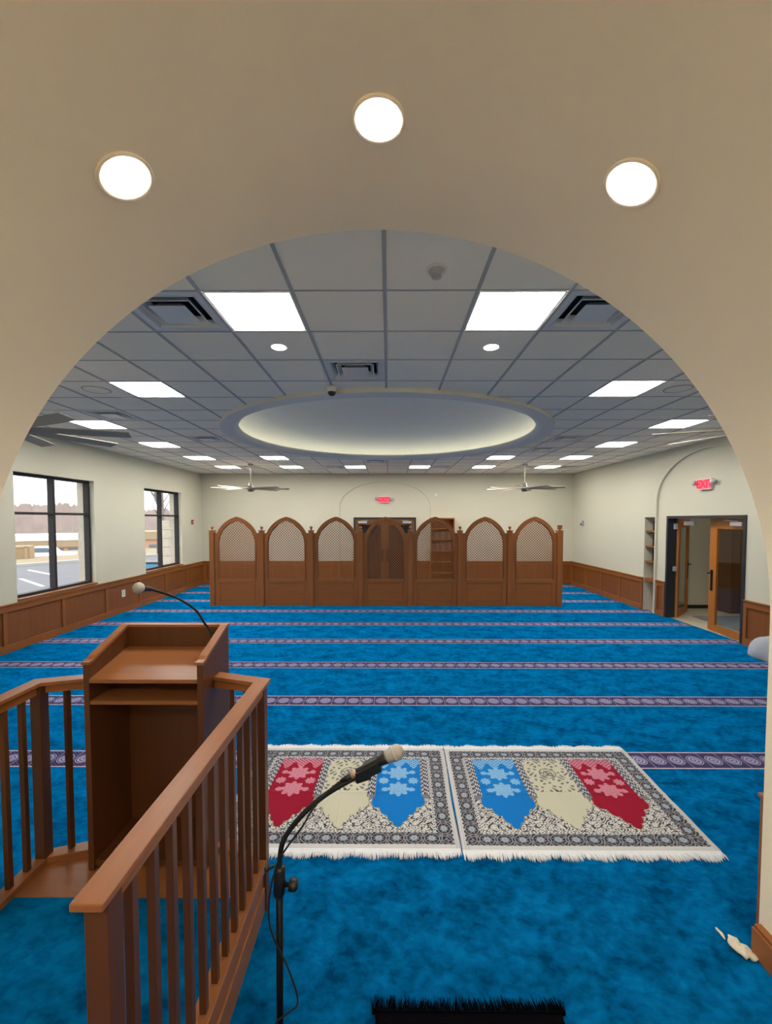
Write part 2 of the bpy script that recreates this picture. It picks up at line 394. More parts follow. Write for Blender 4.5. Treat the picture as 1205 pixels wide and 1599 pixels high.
wains('trim_4', 'narrow brown wainscot panels flanking the right door inside its recess', [(DY1+.01, RY+RH-.01), (RY-RH+.01, DY0-.01)], lambda u, d: (XR+.045-d, u), [], 'y')
wains('trim_5', 'brown panelled wainscot along the back wall behind the screen', [(XL+.03, BX-BH), (BX+BH+.0, XR-.03)], lambda u, d: (u, YB-d), [-5.2+1.1*k for k in range(4)]+[2.6, 3.7, 4.8], 'x')
wains('trim_6', 'brown wainscot on the front wall beside the arch', [(AX+AA+.012, XR-.03)], lambda u, d: (u, YF+d), [3.0, 4.2, 5.3], 'x')
wains('trim_7', 'brown wainscot low in the back wall recess beside the double door', [(BX-BH+.01, -1.15), (.93, BX+BH-.01)], lambda u, d: (u, YB+.045-d), [], 'x')
mb = MB().box(XR+.36, XR+.3995, 9.721, 10.099, 0, .70)
struct('trim_8', mb, 'wy', 'brown wood lining low inside the niche', 'wainscot')

# ------------------------------------------------------------ ceiling
RC = (-.024, 7.745); RO, RI = 2.80, 2.60
lights = [(-2, 0), (1, 0), (-5, 3), (4, 3), (-8, 6), (7, 6), (-8, 9), (7, 9), (-8, 12), (-5, 12), (4, 12), (7, 12),
          (-8, 15), (-5, 15), (-2, 15), (1, 15), (4, 15), (7, 15)]
vents = [(-3, 0), (2, 0), (-1, 2), (-7, 5), (-6, 8), (5, 8), (5, 10), (-1, 13), (-3, 15), (2, 15), (-7, 15), (6, 15), (8, 15)]
skip = set(lights) | set(vents)
cb = MB(); sub = 6
for i in range(-11, 11):
    for j in range(-2, 20):
        if (i, j) in skip: continue
        x0, x1 = GX+i*T, GX+(i+1)*T; y0, y1 = GZ+j*T, GZ+(j+1)*T
        x0, x1 = max(x0, XL-.02), min(x1, XR+.02); y0, y1 = max(y0, YF-.02), min(y1, YB+.02)
        if x1 <= x0 or y1 <= y0: continue
        far = max(math.hypot(px-RC[0], py-RC[1]) for px in (x0, x1) for py in (y0, y1))
        near = math.hypot(max(x0-RC[0], 0, RC[0]-x1), max(y0-RC[1], 0, RC[1]-y1))
        if far < 2.7: continue
        if near > 2.75:
            cb.add([(x0,y0,H),(x1,y0,H),(x1,y1,H),(x0,y1,H)], [(0,1,2,3)]); continue
        for a in range(sub):
            for b in range(sub):
                xa, xb = x0+(x1-x0)*a/sub, x0+(x1-x0)*(a+1)/sub; ya, yb = y0+(y1-y0)*b/sub, y0+(y1-y0)*(b+1)/sub
                if math.hypot((xa+xb)/2-RC[0], (ya+yb)/2-RC[1]) < 2.70: continue
                cb.add([(xa,ya,H),(xb,ya,H),(xb,yb,H),(xa,yb,H)], [(0,1,2,3)])
struct('ceiling', cb, 'tile', 'suspended ceiling of pale grey square acoustic tiles', 'ceiling', fix=False)
tb = MB(); bw = .012; hb = .007
def segs_x(x, y0, y1):      # clip a line along y at x against the ring
    d = abs(x-RC[0])
    if d >= RO-.03: return [(y0, y1)]
    h = math.sqrt((RO-.03)**2-d*d); return [(y0, RC[1]-h), (RC[1]+h, y1)]
def segs_y(y, x0, x1):
    d = abs(y-RC[1])
    if d >= RO-.03: return [(x0, x1)]
    h = math.sqrt((RO-.03)**2-d*d); return [(x0, RC[0]-h), (RC[0]+h, x1)]
for i in range(-10, 11):
    x = GX+i*T
    if not XL < x < XR: continue
    for a, b in segs_x(x, YF, YB): tb.box(x-bw, x+bw, a, b, H-hb, H+.02)
for j in range(-1, 20):
    y = GZ+j*T
    if not YF < y < YB: continue
    for a, b in segs_y(y, XL, XR): tb.box(a, b, y-.007, y+.007, H-hb+.003, H+.018)
struct('ceiling_grid', tb, 'tbar', 'grey metal grid bars between the ceiling tiles', 'ceiling')
struct('roof', MB().box(XL-.3, XR+.3, YF-.2, YB+.2, H+.95, H+1.0), 'tile', 'unseen roof above the suspended ceiling, there to block sky light', 'roof')  # unseen slab that keeps sky light from leaking in
# ring and dome
rp = MB().lathe([(RO, H+.02), (RO, H-.05)], (*RC, 0), 128)
ro = struct('ceiling_ring_edge', rp, 'ringface', 'cream outer edge of the round ceiling ring', 'ceiling')
rp = MB().lathe([(RO, H-.05), (RI, H-.05), (RI-.015, H-.035), (RI-.08, H+.0), (RI-.08, H+.035), (RI-.06, H+.035), (RI-.06, H+.005), (RI+.12, H+.005), (RI+.12, H+.12)], (*RC, 0), 128)
struct('ceiling_ring', rp, 'ring', 'grey underside and cove of the round ceiling ring', 'ceiling')
dp = [(2.72*math.cos(a), H+.06+.62*math.sin(a)) for a in [PI/2*i/24 for i in range(25)]]
dp[-1] = (.001, H+.68)
struct('ceiling_dome', MB().lathe(dp, (*RC, 0), 128), 'dome', 'large shallow pale oval dome recessed in the ceiling', 'ceiling')
cs = thing('cove_light_strip', 'warm glowing light strip hidden around the rim of the ceiling dome', 'light strip', (*RC, H))
MB().lathe([(RI+.0, .006), (RI+.03, .006), (RI+.03, .02), (RI+.0, .02), (RI+.0, .006)], (0, 0, 0), 128).build('strip', 'strip', cs)

# troffers
row = {0: 'in the row nearest the arch', 3: 'in the second row from the arch, before the dome', 6: 'in the third row from the arch, beside the dome',
       9: 'in the fourth row from the arch, beside the dome', 12: 'just behind the dome, second row from the back wall', 15: 'in the row along the back wall'}
t0 = thing('ceiling_light', 'x', 'ceiling light', (0, 0, H))
q = T/2-.012
MB().box(-q, q, -q, q, .012, .016).build('diffuser', 'lamp', t0)
f = MB()
for a in (-1, 1):
    f.box(min(a*q, a*(q-.014)), max(a*q, a*(q-.014)), -q, q, -.003, .012); f.box(-q, q, min(a*q, a*(q-.014)), max(a*q, a*(q-.014)), -.0035, .012)
f.build('frame', 'white', t0)
colname = {0: {-2: 'left', 1: 'right'}, 3: {-5: 'left', 4: 'right'}, 6: {-8: 'left', 7: 'right'}, 9: {-8: 'left', 7: 'right'},
           12: {-8: 'leftmost', -5: 'second from left', 4: 'second from right', 7: 'rightmost'},
           15: {-8: 'leftmost', -5: 'second from left', -2: 'third from left', 1: 'third from right', 4: 'second from right', 7: 'rightmost'}}
for k, (i, j) in enumerate(lights):
    p = (GX+(i+.5)*T, GZ+(j+.5)*T, H); lb = '%s square panel light %s' % (colname[j][i], row[j])
    if k == 0: t0.location = p; t0['label'] = lb; t0['group'] = 'square ceiling panel lights'
    else: dup(t0, p, 0, lb, 'square ceiling panel lights')
# diffusers
v0 = thing('ceiling_vent', 'x', 'air vent', (0, 0, H))
def sqframe(mb, r0, z0, r1, z1, th=.004):
    vs = []
    for r, z in ((r0, z0), (r1, z1), (r1, z1+th), (r0, z0+th)):
        vs += [(-r, -r, z), (r, -r, z), (r, r, z), (-r, r, z)]
    fs = []
    for l in range(4):
        m = (l+1) % 4
        for k in range(4): fs.append((l*4+k, l*4+(k+1) % 4, m*4+(k+1) % 4, m*4+k))
    mb.add(vs, fs)
f = MB(); sqframe(f, q, -.002, q-.045, -.002); sqframe(f, q-.045, -.002, q-.06, .02); f.build('frame', 'vent', v0)
for r in (.235, .175):
    f = MB(); sqframe(f, r, .0, r-.028, .045); sqframe(f, r+.01, -.004, r, -.004); f.build('louver', 'vent', v0)
MB().add([(-.13,-.13,-.012),(.13,-.13,-.012),(.13,.13,-.012),(-.13,.13,-.012),(-.08,-.08,.03),(.08,-.08,.03),(.08,.08,.03),(-.08,.08,.03)], [(0,1,2,3),(0,1,5,4),(1,2,6,5),(2,3,7,6),(3,0,4,7),(4,5,6,7)]).build('center_plate', 'vent', v0)
MB().box(-q, q, -q, q, .10, .11).box(-q, -q+.004, -q, q, .006, .1).box(q-.004, q, -q, q, .006, .1).box(-q, q, -q, -q+.004, .006, .1).box(-q, q, q-.004, q, .006, .1).build('backing', 'dark', v0)
vl = ['square louvred air vent left of the nearest left panel light, cut by the arch', 'square louvred air vent right of the nearest right panel light, cut by the arch',
      'square louvred air vent right of the black dome camera, before the dome', 'square louvred air vent above the near left ceiling fan', 'square louvred air vent left of the dome rim',
      'square louvred air vent right of the dome rim, nearer one', 'square louvred air vent right of the dome rim, farther one', 'square louvred air vent just behind the dome centre',
      'air vent left of the third panel light in the back row', 'air vent right of the fourth panel light in the back row', 'air vent beside the leftmost back-row light, behind the far left fan',
      'air vent left of the rightmost back-row light, behind the far right fan', 'air vent right of the rightmost back-row light']
for k, (i, j) in enumerate(vents):
    p = (GX+(i+.5)*T, GZ+(j+.5)*T, H)
    if k == 0: v0.location = p; v0['label'] = vl[0]; v0['group'] = 'square ceiling air vents'
    else: dup(v0, p, 0, vl[k], 'square ceiling air vents')
# small round downlights in the tile ceiling
def downlight(loc, r, mat, label, group, rot=None):
    rm = 'arch' if rot else 'white'
    t = thing('downlight', label, 'downlight', loc, 0, group)
    MB().lathe([(r, .0), (r+.012, -.004), (r+.016, -.002), (r+.016, .004)], (0,0,0), 40).build('trim_ring', rm, t)
    MB().lathe([(.0005, -.003), (r, -.003), (r, .002)], (0,0,0), 40).build('lens', mat, t)
    if rot: t.rotation_euler = rot
    return t
downlight((-.955, 3.79, H-.001), .062, 'downr', 'small round warm downlight behind the nearest left panel light', 'small round ceiling downlights')
downlight((.897, 3.80, H-.001), .062, 'downr', 'small round warm downlight behind the nearest right panel light', 'small round ceiling downlights')
# front vault downlights: real lamps on the soffit
def on_vault(x):
    c = (x-AX)/AA; z = AZ+AB*math.sqrt(1-c*c)
    nx, nz = (x-AX)/AA**2, (z-AZ)/AB**2; l = math.hypot(nx, nz); nx, nz = nx/l, nz/l
    return (x-nx*.004, z-nz*.004), math.atan2(nx, nz)
for x, lb in ((-.033, 'large round glowing downlight at the crown of the arch vault'), (-.895, 'large round glowing downlight on the left side of the arch vault'), (.822, 'large round glowing downlight on the right side of the arch vault')):
    (px, pz), an = on_vault(x)
    downlight((px, 1.50, pz), .0765, 'down', lb, 'round downlights in the arch vault', (0, an, 0))
for x in (-.895, -.033, .822):  # unseen lamps added behind the viewer to brighten the vault
    (px, pz), an = on_vault(x)
    downlight((px, -1.15, pz), .0765, 'rearfill', 'added round lamp behind the viewer, unseen, brightening the arch vault', 'added rear vault lamps', (0, an, 0))

# speakers, detectors, camera
s0 = thing('ceiling_speaker', 'flat round white speaker grille in the ceiling left of the dome', 'speaker', (GX-5.5*T, GZ+3.5*T, H), 0, 'round ceiling speakers')
MB().lathe([(.0005, -.006), (.12, -.006), (.135, -.004), (.135, .002)], (0,0,0), 40).build('grille', 'tile', s0)
MB().lathe([(.135, .002), (.137, -.007), (.147, -.005), (.15, .002)], (0,0,0), 40).build('rim', 'tbar', s0)
dup(s0, (GX+5.5*T, GZ+3.5*T, H), 0, 'flat round white speaker grille in the ceiling right of the dome', 'round ceiling speakers')
d = thing('smoke_detector', 'round white smoke detector on the ceiling tile nearest the arch', 'smoke detector', (.29, 2.63, H))
MB().lathe([(.0005, -.012), (.062, -.012), (.066, 0)], (0,0,0), 32).build('base', 'white', d)
MB().lathe([(.0005, -.05), (.030, -.05), (.034, -.044), (.034, -.030), (.046, -.024), (.050, -.012)], (0,0,0), 32).build('sensor_head', 'tbar', d)
d = thing('sprinkler', 'tiny sprinkler head in the ceiling above the right wall', 'sprinkler', (5.36, 10.1, H))
MB().lathe([(.0005, -.004), (.04, -.004), (.04, .002)], (0,0,0), 20).lathe([(.012, -.004), (.012, -.03), (.022, -.034), (.0005, -.036)], (0,0,0), 16).build('head', 'white', d)
d = thing('security_camera', 'small white dome security camera with black eye at the near dome rim', 'security camera', (-.638, 4.885, H))
MB().lathe([(.0005, -.005), (.055, -.005), (.058, -.02), (.050, -.062), (.046, -.066)], (0,0,0), 32).build('housing', 'white', d)
MB().lathe([(.046, -.062), (.043, -.085), (.028, -.103), (.0005, -.110)], (0,0,0), 32).build('eye', 'black', d)

# ------------------------------------------------------------ ceiling fans
f0 = thing('ceiling_fan', 'x', 'ceiling fan', (0, 0, H))
MB().lathe([(.0005, 0), (.075, 0), (.07, -.04), (.02, -.06)], (0,0,0), 28).build('canopy', 'nickel', f0)
MB().lathe([(.014, -.05), (.014, -.54)], (0,0,0), 14).build('downrod', 'nickel', f0)
MB().lathe([(.015, -.50), (.045, -.51), (.06, -.60), (.10, -.63), (.105, -.68), (.075, -.70), (.07, -.745), (.0005, -.75)], (0,0,0), 28).build('motor_housing', 'nickel', f0)
for k in range(8):
    a = PI/4*k; w = .055; pts = []
    mb = MB(); seg = 12; vs = []; fs = []
    for i in range(seg+1):
        r = .10+.92*i/seg; ww = .045+.022*min(1, i/seg*1.4); tw = -math.radians(17-5*i/seg)
        for sx, sz in ((-1, -1), (1, -1), (1, 1), (-1, 1)):
            y = sx*ww; z = sz*.0045
            vs.append(Matrix.Rotation(a, 4, 'Z') @ Vector((r, y*math.cos(tw)-z*math.sin(tw), -.655+y*math.sin(tw)+z*math.cos(tw))))
    for i in range(seg):
        for c in range(4): fs.append((i*4+c, i*4+(c+1) % 4, (i+1)*4+(c+1) % 4, (i+1)*4+c))
    fs += [(0, 1, 2, 3), (seg*4, seg*4+1, seg*4+2, seg*4+3)]
    mb.add(vs, fs); mb.build('blade', 'blade', f0)
f0.location = (-3.55, 3.97, H); f0.rotation_euler.z = math.radians(20); f0['label'] = 'large eight-blade ceiling fan at the near left, cut off by the arch'; f0['group'] = 'long-bladed ceiling fans'
dup(f0, (3.60, 3.97, H), math.radians(25), 'large eight-blade ceiling fan at the near right, cut off by the arch', 'long-bladed ceiling fans')
dup(f0, (-3.73, 11.62, H), math.radians(14), 'silver ceiling fan hanging before the back wall on the left', 'long-bladed ceiling fans')
dup(f0, (3.69, 11.65, H), math.radians(18), 'silver ceiling fan hanging before the back wall on the right', 'long-bladed ceiling fans')

# ------------------------------------------------------------ lattice screen
SY = 10.53
sp = 1.2215; sx0 = -4.345
def screen_panel(k):
    names = ['leftmost arched lattice screen panel, with posts on both its sides', 'second arched lattice screen panel from the left', 'third arched lattice screen panel from the left, left of the rear doors',
             'middle arched lattice screen panel, darkened by the rear double door behind', 'arched lattice screen panel with the brown bookcase showing through it',
             'second arched lattice screen panel from the right', 'rightmost arched lattice screen panel, ending in a square-capped post']
    x = sx0+sp*(k+.5)
    t = thing('arched_screen_panel', names[k], 'screen panel', (x, SY, 0), 0, 'arched lattice screen panels')
    HW, ZS, R, cx = .445, 1.52, .602, -.157
    RO_ = .705; W = .5515; ZC = 1.80
    th = .045
    # arch head + shoulders, right half then mirrored
    pin, pout = [], []
    amax = math.acos((0-cx)/R)
    nA = 16
    for i in range(nA+1):
        a = amax*i/nA
        pi_ = (cx+R*math.cos(a), ZS+R*math.sin(a))
        ao = math.acos((0-cx)/RO_)*i/nA
        po = (cx+RO_*math.cos(ao), ZS+RO_*math.sin(ao))
        if po[1] < ZC: po = (W, min(ZC, ZS+(ZC-ZS)*(i/4)))
        pin.append(pi_); pout.append(po)
    if True:
        fr = MB()
        for s in (-1, 1):
            vs = []; fs = []
            for y in (-th/2, th/2):
                vs += [(s*a, y, b) for a, b in pin]+[(s*a, y, b) for a, b in pout]
            n = nA+1
            for i in range(nA):
                fs += [(i, i+1, n+i+1, n+i), (2*n+i, 2*n+i+1, 3*n+i+1, 3*n+i), (i, i+1, 2*n+i+1, 2*n+i), (n+i, n+i+1, 3*n+i+1, 3*n+i)]
            fr.add(vs, fs)
            a, b = sorted((s*(HW-.0), s*W)); fr.box(a, b, -th/2, th/2, 0, ZS)
        # raised moulding around the arch
        for s in (-1, 1):
            pts = []
            for i in range(nA+1):
                a = amax*i/nA; pts.append((s*(cx+(R+.02)*math.cos(a)), -th/2-.004, ZS+(R+.02)*math.sin(a)))
            fr.tube([(s*(HW+.02), -th/2-.004, .66)]+pts, .008, 6)
        fr.build('frame', 'sz', t, bevel=0)
    rails = MB().box(-HW, HW, -th/2-.008, th/2, .585, .665).box(-HW, HW, -th/2, th/2, 0, .115)
    rails.build('rail', 'sx', t)
    lp = MB().box(-HW, HW, -.006, .010, .115, .585)
    lp.box(-HW+.005, -HW+.035, -.015, -.006, .12, .58).box(HW-.035, HW-.005, -.015, -.006, .12, .58).box(-HW+.035, HW-.035, -.015, -.006, .12, .15).box(-HW+.035, HW-.035, -.015, -.006, .55, .58)
    lp.build('lower_panel', 'sx', t)
    # diagonal lattice
    def inside(u, v):
        if v < .665 or abs(u) > HW: return False
        if v < ZS: return True
        return (abs(u)-cx)**2+(v-ZS)**2 < R*R
    la = MB(); pitch = .0645*math.sqrt(.5)*1.0; wst = .0145
    for s in (-1, 1):
        d = Vector((s, 1)).normalized(); nrm = Vector((-d.y, d.x))
        for i in range(-40, 41):
            c0 = Vector((0, 1.3))+nrm*(i*pitch)
            ts = [tt*.008 for tt in range(-130, 131) if inside(*(c0+d*(tt*.008)))]
            if len(ts) < 2: continue
            a = c0+d*(ts[0]-.006); b = c0+d*(ts[-1]+.006)
            la.bar((a.x, s*.004, a.y), (b.x, s*.004, b.y), .0075, wst, up=(nrm.x, 0, nrm.y))
    la.build('lattice', 'sz', t)
    def post(xx, square, wide=.114):
        p = MB().box(xx-wide/2, xx+wide/2, -.065, .065, 0, 1.86).box(xx-wide/2-.008, xx+wide/2+.008, -.073, .073, 1.86, 1.875)
        p = p.build('post', 'sz', t, bevel=.004)
        if square: MB().box(xx-.022, xx+.022, -.022, .022, 1.875, 1.90).box(xx-.045, xx+.045, -.045, .045, 1.90, 2.0).build('finial', 'sz', p)
        else: MB().lathe([(.03, 1.875), (.018, 1.89), (.014, 1.905)], (xx, 0, 0), 16).sphere((xx, 0, 1.938), .038, 16).build('finial', 'sz', p)
    if k == 0: post(-sp/2, False)
    post(sp/2, k == 6, .135 if k == 6 else .114)
for k in range(7): screen_panel(k)

# ------------------------------------------------------------ doors
def text(body, size, loc, rot, mat, parent, ext=.002, name='lettering', offs=0):
    cu = bpy.data.curves.new(name, 'FONT'); cu.body = body; cu.size = size; cu.extrude = ext; cu.align_x = 'CENTER'; cu.align_y = 'CENTER'; cu.offset = offs
    o = bpy.data.objects.new(name, cu); C.objects.link(o); cu.materials.append(M[mat])
    bpy.context.view_layer.update(); me = bpy.data.meshes.new_from_object(o.evaluated_get(bpy.context.evaluated_depsgraph_get())); bpy.data.objects.remove(o)
    o = bpy.data.objects.new(name, me); C.objects.link(o); o.location = loc; o.rotation_euler = rot; o.parent = parent
    return o
def leaf(name, parent, w, h, mat, loc, rz, handle=True, closer=False, sf=.125):
    """leaf hinged at origin, runs along +x to w, thickness in y, room side is -y"""
    r = bpy.data.objects.new(name, None); C.objects.link(r); r.parent = parent; r.location = loc; r.rotation_euler = (0, 0, rz)
    st = .125; t = .022
    MB().box(0, st, -t, t, 0, h).box(w-sf, w, -t, t, 0, h).box(st, w-sf, -t, t, h-.19, h).box(st, w-sf, -t, t, 0, .12).build('door_leaf', mat, r, bevel=.002)
    MB().box(st, w-sf, -.004, .004, .12, h-.19).build('glass_pane', 'glass', r)
    if handle: MB().box(w-.11, w-.045, -t-.006, -t, .76, 1.16).tube([(w-.065, -t-.004, 1.10), (w-.065, -t-.05, 1.10), (w-.02, -t-.05, 1.10)], .011, 8).build('handle', 'blackmetal', r)
    if closer:
        MB().box(.10, .38, -t-.06, -t, h-.13, h-.06).build('door_closer', 'silver', r)
        MB().bar((.2, -t-.05, h-.045), (.42, -t-.12, h-.03), .02, .008).build('closer_arm', 'silver', r)
    return r
d1 = bpy.data.objects.new('door_1', None); C.objects.link(d1); tag(d1, 'brown wooden double door in the back wall recess', 'door', kind='structure')
dx0, dx1 = -1.135, .905; y0 = YB-.02
MB().box(dx0, dx0+.055, y0, YB+.045, 0, 2.21).box(dx1-.055, dx1, y0, YB+.045, 0, 2.21).box(dx0+.055, dx1-.055, y0, YB+.045, 2.15, 2.21).build('door_frame', 'doorframe', d1)
lw = (dx1-dx0-.11)/2-.003
leaf('leaf', d1, lw, 2.145, 'oakb', (dx0+.055, YB+.018, 0), 0, True, True)
l2 = leaf('leaf', d1, lw, 2.145, 'oakb', (dx1-.055, YB+.018, 0), 0, True, True); l2.scale = (-1, 1, 1)
MB().box(dx0+.055, dx1-.055, YB+.041, YB+.045, 0, 2.15).build('backing', 'dark', d1)

d2 = bpy.data.objects.new('door_2', None); C.objects.link(d2); tag(d2, 'open double door with charcoal frame and orange oak leaves in the right wall', 'door', kind='structure')
xf0, xf1 = XR+.02, XR+.23
MB().box(xf0, xf1, DY0, DY0+.055, 0, DZ).box(xf0, xf1, DY1-.055, DY1, 0, DZ).box(xf0, xf1, DY0+.055, DY1-.055, DZ-.055, DZ).build('door_frame', 'doorframe', d2, bevel=.002)
# near leaf: hinge at DY0 side, free edge swung out into the hall
hz = (XR+.16, DY0+.06, .008)
ang = math.atan2(.93*math.cos(math.radians(3.5)), .93*math.sin(math.radians(3.5)))   # direction of the leaf
l = leaf('leaf', d2, .97, 2.145, 'oak', hz, ang, True, True, .19); l.scale = (1, -1, 1)
ang2 = math.radians(44)
l = leaf('leaf', d2, .955, 2.145, 'oak', (XR+.23, DY1-.07, .008), ang2, True, False)
MB().box(XR+.17, XR+.23, 8.72, 9.02, 2.02, 2.10).build('door_closer', 'silver', d2)
MB().box(XR+.14, XR+.20, 9.24, 9.29, 1.93, 2.05).box(XR+.14, XR+.20, 9.24, 9.29, 1.02, 1.12).build('strike_plate', 'silver', d2)
# hall beyond
struct('floor_hall', MB().box(XR+.12, 10.2, 4.5, 10.6, -.12, -.002), 'hallfloor', 'beige tile floor of the hall beyond the right door', 'floor')
struct('wall_hall', MB().box(XR+.43, 10.2, 10.3, 10.4, 0, 3).box(8.9, 9.0, 4.5, 10.3, 0, 3).box(XR+.22, 10.2, 4.4, 4.5, 0, 3), 'wall', 'cream walls of the hall beyond the right door', 'wall')
struct('ceiling_hall', MB().box(XR+.22, 10.2, 4.4, 10.4, 2.9, 3.0), 'tile', 'ceiling of the hall beyond the right door', 'ceiling')
struct('trim_9', MB().box(8.86, 8.9, 4.5, 10.3, 0, .45).box(XR+.43, 8.86, 10.275, 10.3, 0, .08), 'doorframe', 'dark skirting in the hall beyond the right door', 'baseboard')
mt = tag(MB().box(6.7, 8.2, 8.0, 9.4, 0.0, .012).build('door_mat', 'hallmat'), 'grey mat on the hall floor behind the glass door', 'mat')
hc = thing('wooden_cabinet', 'tall dark brown cabinet in the hall seen through the door glass', 'cabinet', (8.05, 9.95, 0), PI/2)
MB().box(-.28, .28, -.3, .3, 0, 2.0).build('body', 'oakb', hc); MB().box(-.30, -.28, -.28, .28, .05, 1.95).build('door', 'oakb', hc)
hl = thing('added_hall_lamp', 'added dim lamp, out of view, lighting the hall beyond the right door', 'ceiling light', (7.4, 8.2, 2.9))  # unseen lamp added to brighten the hall
MB().box(-.25, .25, -.25, .25, -.02, 0).build('diffuser', 'halll', hl)

# exit signs
def exit_sign(loc, rz, label):
    t = thing('exit_sign', label, 'exit sign', loc, rz, 'red exit signs')
    MB().box(-.165, .165, -.055, 0, -.105, .105).build('housing', 'white', t, bevel=.006)
    text('EXIT', .2, (0, -.0572, 0), (PI/2, 0, 0), 'exitred', t, .002, 'lettering', .008)
    MB().box(-.155, .155, -.0553, -.055, -.092, .092).build('face_panel', 'redled', t)
    for s in (-1, 1):
        hd = MB().bar((s*.165, -.03, .0), (s*.20, -.04, .03), .02, .02)
        R_ = Matrix.Rotation(PI/2, 4, 'X') @ Matrix.Rotation(s*.3, 4, 'Y')
        hd.lathe([(.0005, -.03), (.035, -.025), (.05, .03), (.052, .045), (.0005, .045)], (s*.235, -.05, .04), 20, mat=R_)
        hd.build('lamp_head', 'silver', t)
exit_sign((-.135, YB+.045, 2.785), 0, 'red exit sign with two lamp heads above the rear double door')
exit_sign((XR+.045, 8.22, 2.81), -PI/2, 'red exit sign with two lamp heads above the right-hand door')
# bookcase at the back wall
bc = thing('bookcase', 'brown wooden bookcase against the back wall right of the double door', 'bookcase', (1.74, YB-.2, 0))
b = MB().box(-.375, -.35, -.15, .155, 0, 2.19).box(.35, .375, -.15, .155, 0, 2.19).box(-.35, .35, -.15, .155, 2.15, 2.19).box(-.35, .35, -.15, .155, 0, .06)
b.build('carcass', 'wz', bc); MB().box(-.35, .35, .14, .155, .06, 2.15).build('back_panel', 'wz', bc)
for z in (.42, .78, 1.14, 1.5, 1.85): MB().box(-.35, .35, -.14, .14, z-.02, z).build('shelf', 'wx', bc)
cols = [(120, 60, 50), (60, 66, 60), (90, 70, 40), (50, 50, 70), (130, 110, 80)]
bmats = [plain('book cloth %d' % i, c, .7) for i, c in enumerate(cols)]
cnt = 0
for zi, z in enumerate((1.14, 1.5)):
    xx = -.33
    while xx < .27:
        w = random.uniform(.03, .05); hh = random.uniform(.2, .28)
        tag(MB().box(1.74+xx, 1.74+xx+w-.002, YB-.30, YB-.12, z+.001, z+hh).build('book', bmats[cnt % 5]), 'book standing on the %s shelf of the rear bookcase' % ('middle' if zi == 0 else 'upper'), 'book', 'books in the rear bookcase, %s shelf' % ('middle' if zi == 0 else 'upper'))
        xx += w; cnt += 1
# small wall devices
d = thing('fire_alarm', 'small red fire alarm pull station on the left wall near the corner', 'fire alarm', (XL, 13.3, 2.06))
MB().box(0, .03, -.05, .05, -.07, .07).build('box', 'red', d); MB().box(.03, .04, -.035, .035, -.02, .0).build('handle', 'white', d)
d = thing('wall_outlet', 'white electrical outlet on the wainscot under the left wall', 'outlet', (XL+.008, 9.76, .44))
MB().box(0, .008, -.06, .06, -.08, .08).build('cover_plate', 'white', d); MB().box(.008, .01, -.018, .018, -.045, -.01).box(.008, .01, -.018, .018, .01, .045).build('socket', 'silver', d)
d = thing('wall_sensor', 'small dark sensor on the right wall near the far corner', 'wall sensor', (XR, 13.3, 2.02))
MB().box(-.05, 0, -.05, .05, -.08, .08).build('body', 'silver', d); MB().sphere((-.055, 0, -.03), .03).build('eye', 'black', d)
d = thing('door_plaque', 'small pale plate on the back wall near the recess', 'plate', (1.55, YB, 2.95)); MB().box(-.03, .03, -.008, 0, -.04, .04).build('plate', 'white', d)

# ------------------------------------------------------------ pulpit platform
pp = thing('pulpit_platform', 'brown wooden pulpit platform with railings and a blue carpeted deck', 'pulpit', (-1.3, 1.7, 0))
def P(mb):      # shift world coords into the platform frame
    mb.v = [(x+1.3, y-1.7, z) for x, y, z in mb.v]; return mb
XO, XI = -.68, -1.925
poly = [(XO, .93), (XO, 2.31), (-.975, 2.405), (-.975, 2.605), (-1.605, 2.605), (-1.605, 2.405), (XI, 2.31), (XI, .93)]
P(MB().prism(poly, lambda u, v, k: (u, v, .02+k), .225)).build('base', 'wy', pp)
P(MB().prism([(x+(.008 if x > -.7 else 0), y+(.006 if y > 2 else 0)) for x, y in poly], lambda u, v, k: (u, v, k), .135)).build('skirting', 'dy', pp, bevel=.003)
P(MB().prism([(XO-.05, 2.05), (XO-.05, 2.30), (-.97, 2.39), (-.97, 2.60), (-1.60, 2.60), (-1.60, 2.39), (XI+.05, 2.30), (XI+.05, 2.05)], lambda u, v, k: (u, v, .245+k), .010)).build('deck_boards', 'dx', pp)
P(MB().box(XI+.05, XO-.05, .94, 2.05, .245, .258)).build('deck_carpet', 'carpetplain', pp)
P(MB().box(XI+.05, XO-.05, 2.043, 2.058, .250, .262)).build('edge_strip', 'dx', pp)
def rail(a, b, axis):
    a, b = Vector(a), Vector(b)
    P(MB().bar((a.x, a.y, 1.251), (b.x, b.y, 1.251), .084, .020)).build('handrail_cap', 'd'+axis, pp, bevel=.003)
    P(MB().bar((a.x, a.y, 1.218), (b.x, b.y, 1.218), .045, .046)).build('handrail', 'w'+axis, pp)
def shoe(a, b, axis):
    P(MB().bar((a[0], a[1], .2705), (b[0], b[1], .2705), .075, .039)).build('shoe_rail', 'd'+axis, pp, bevel=.003)
def newel(x, y, z0=.0, z1=1.241, w=.058):
    P(MB().box(x-w/2, x+w/2, y-w/2, y+w/2, z0, z1)).build('newel_post', 'vz', pp, bevel=.003)
def balus(x, y, rz=0, w=.025):
    m = MB().box(-w/2, w/2, -w/2, w/2, .29, 1.195); c, s = math.cos(rz), math.sin(rz)
    m.v = [(x+c*a-s*b, y+s*a+c*b, z) for a, b, z in m.v]; P(m).build('baluster', 'vz', pp)
RX = -.692; LX = -1.905
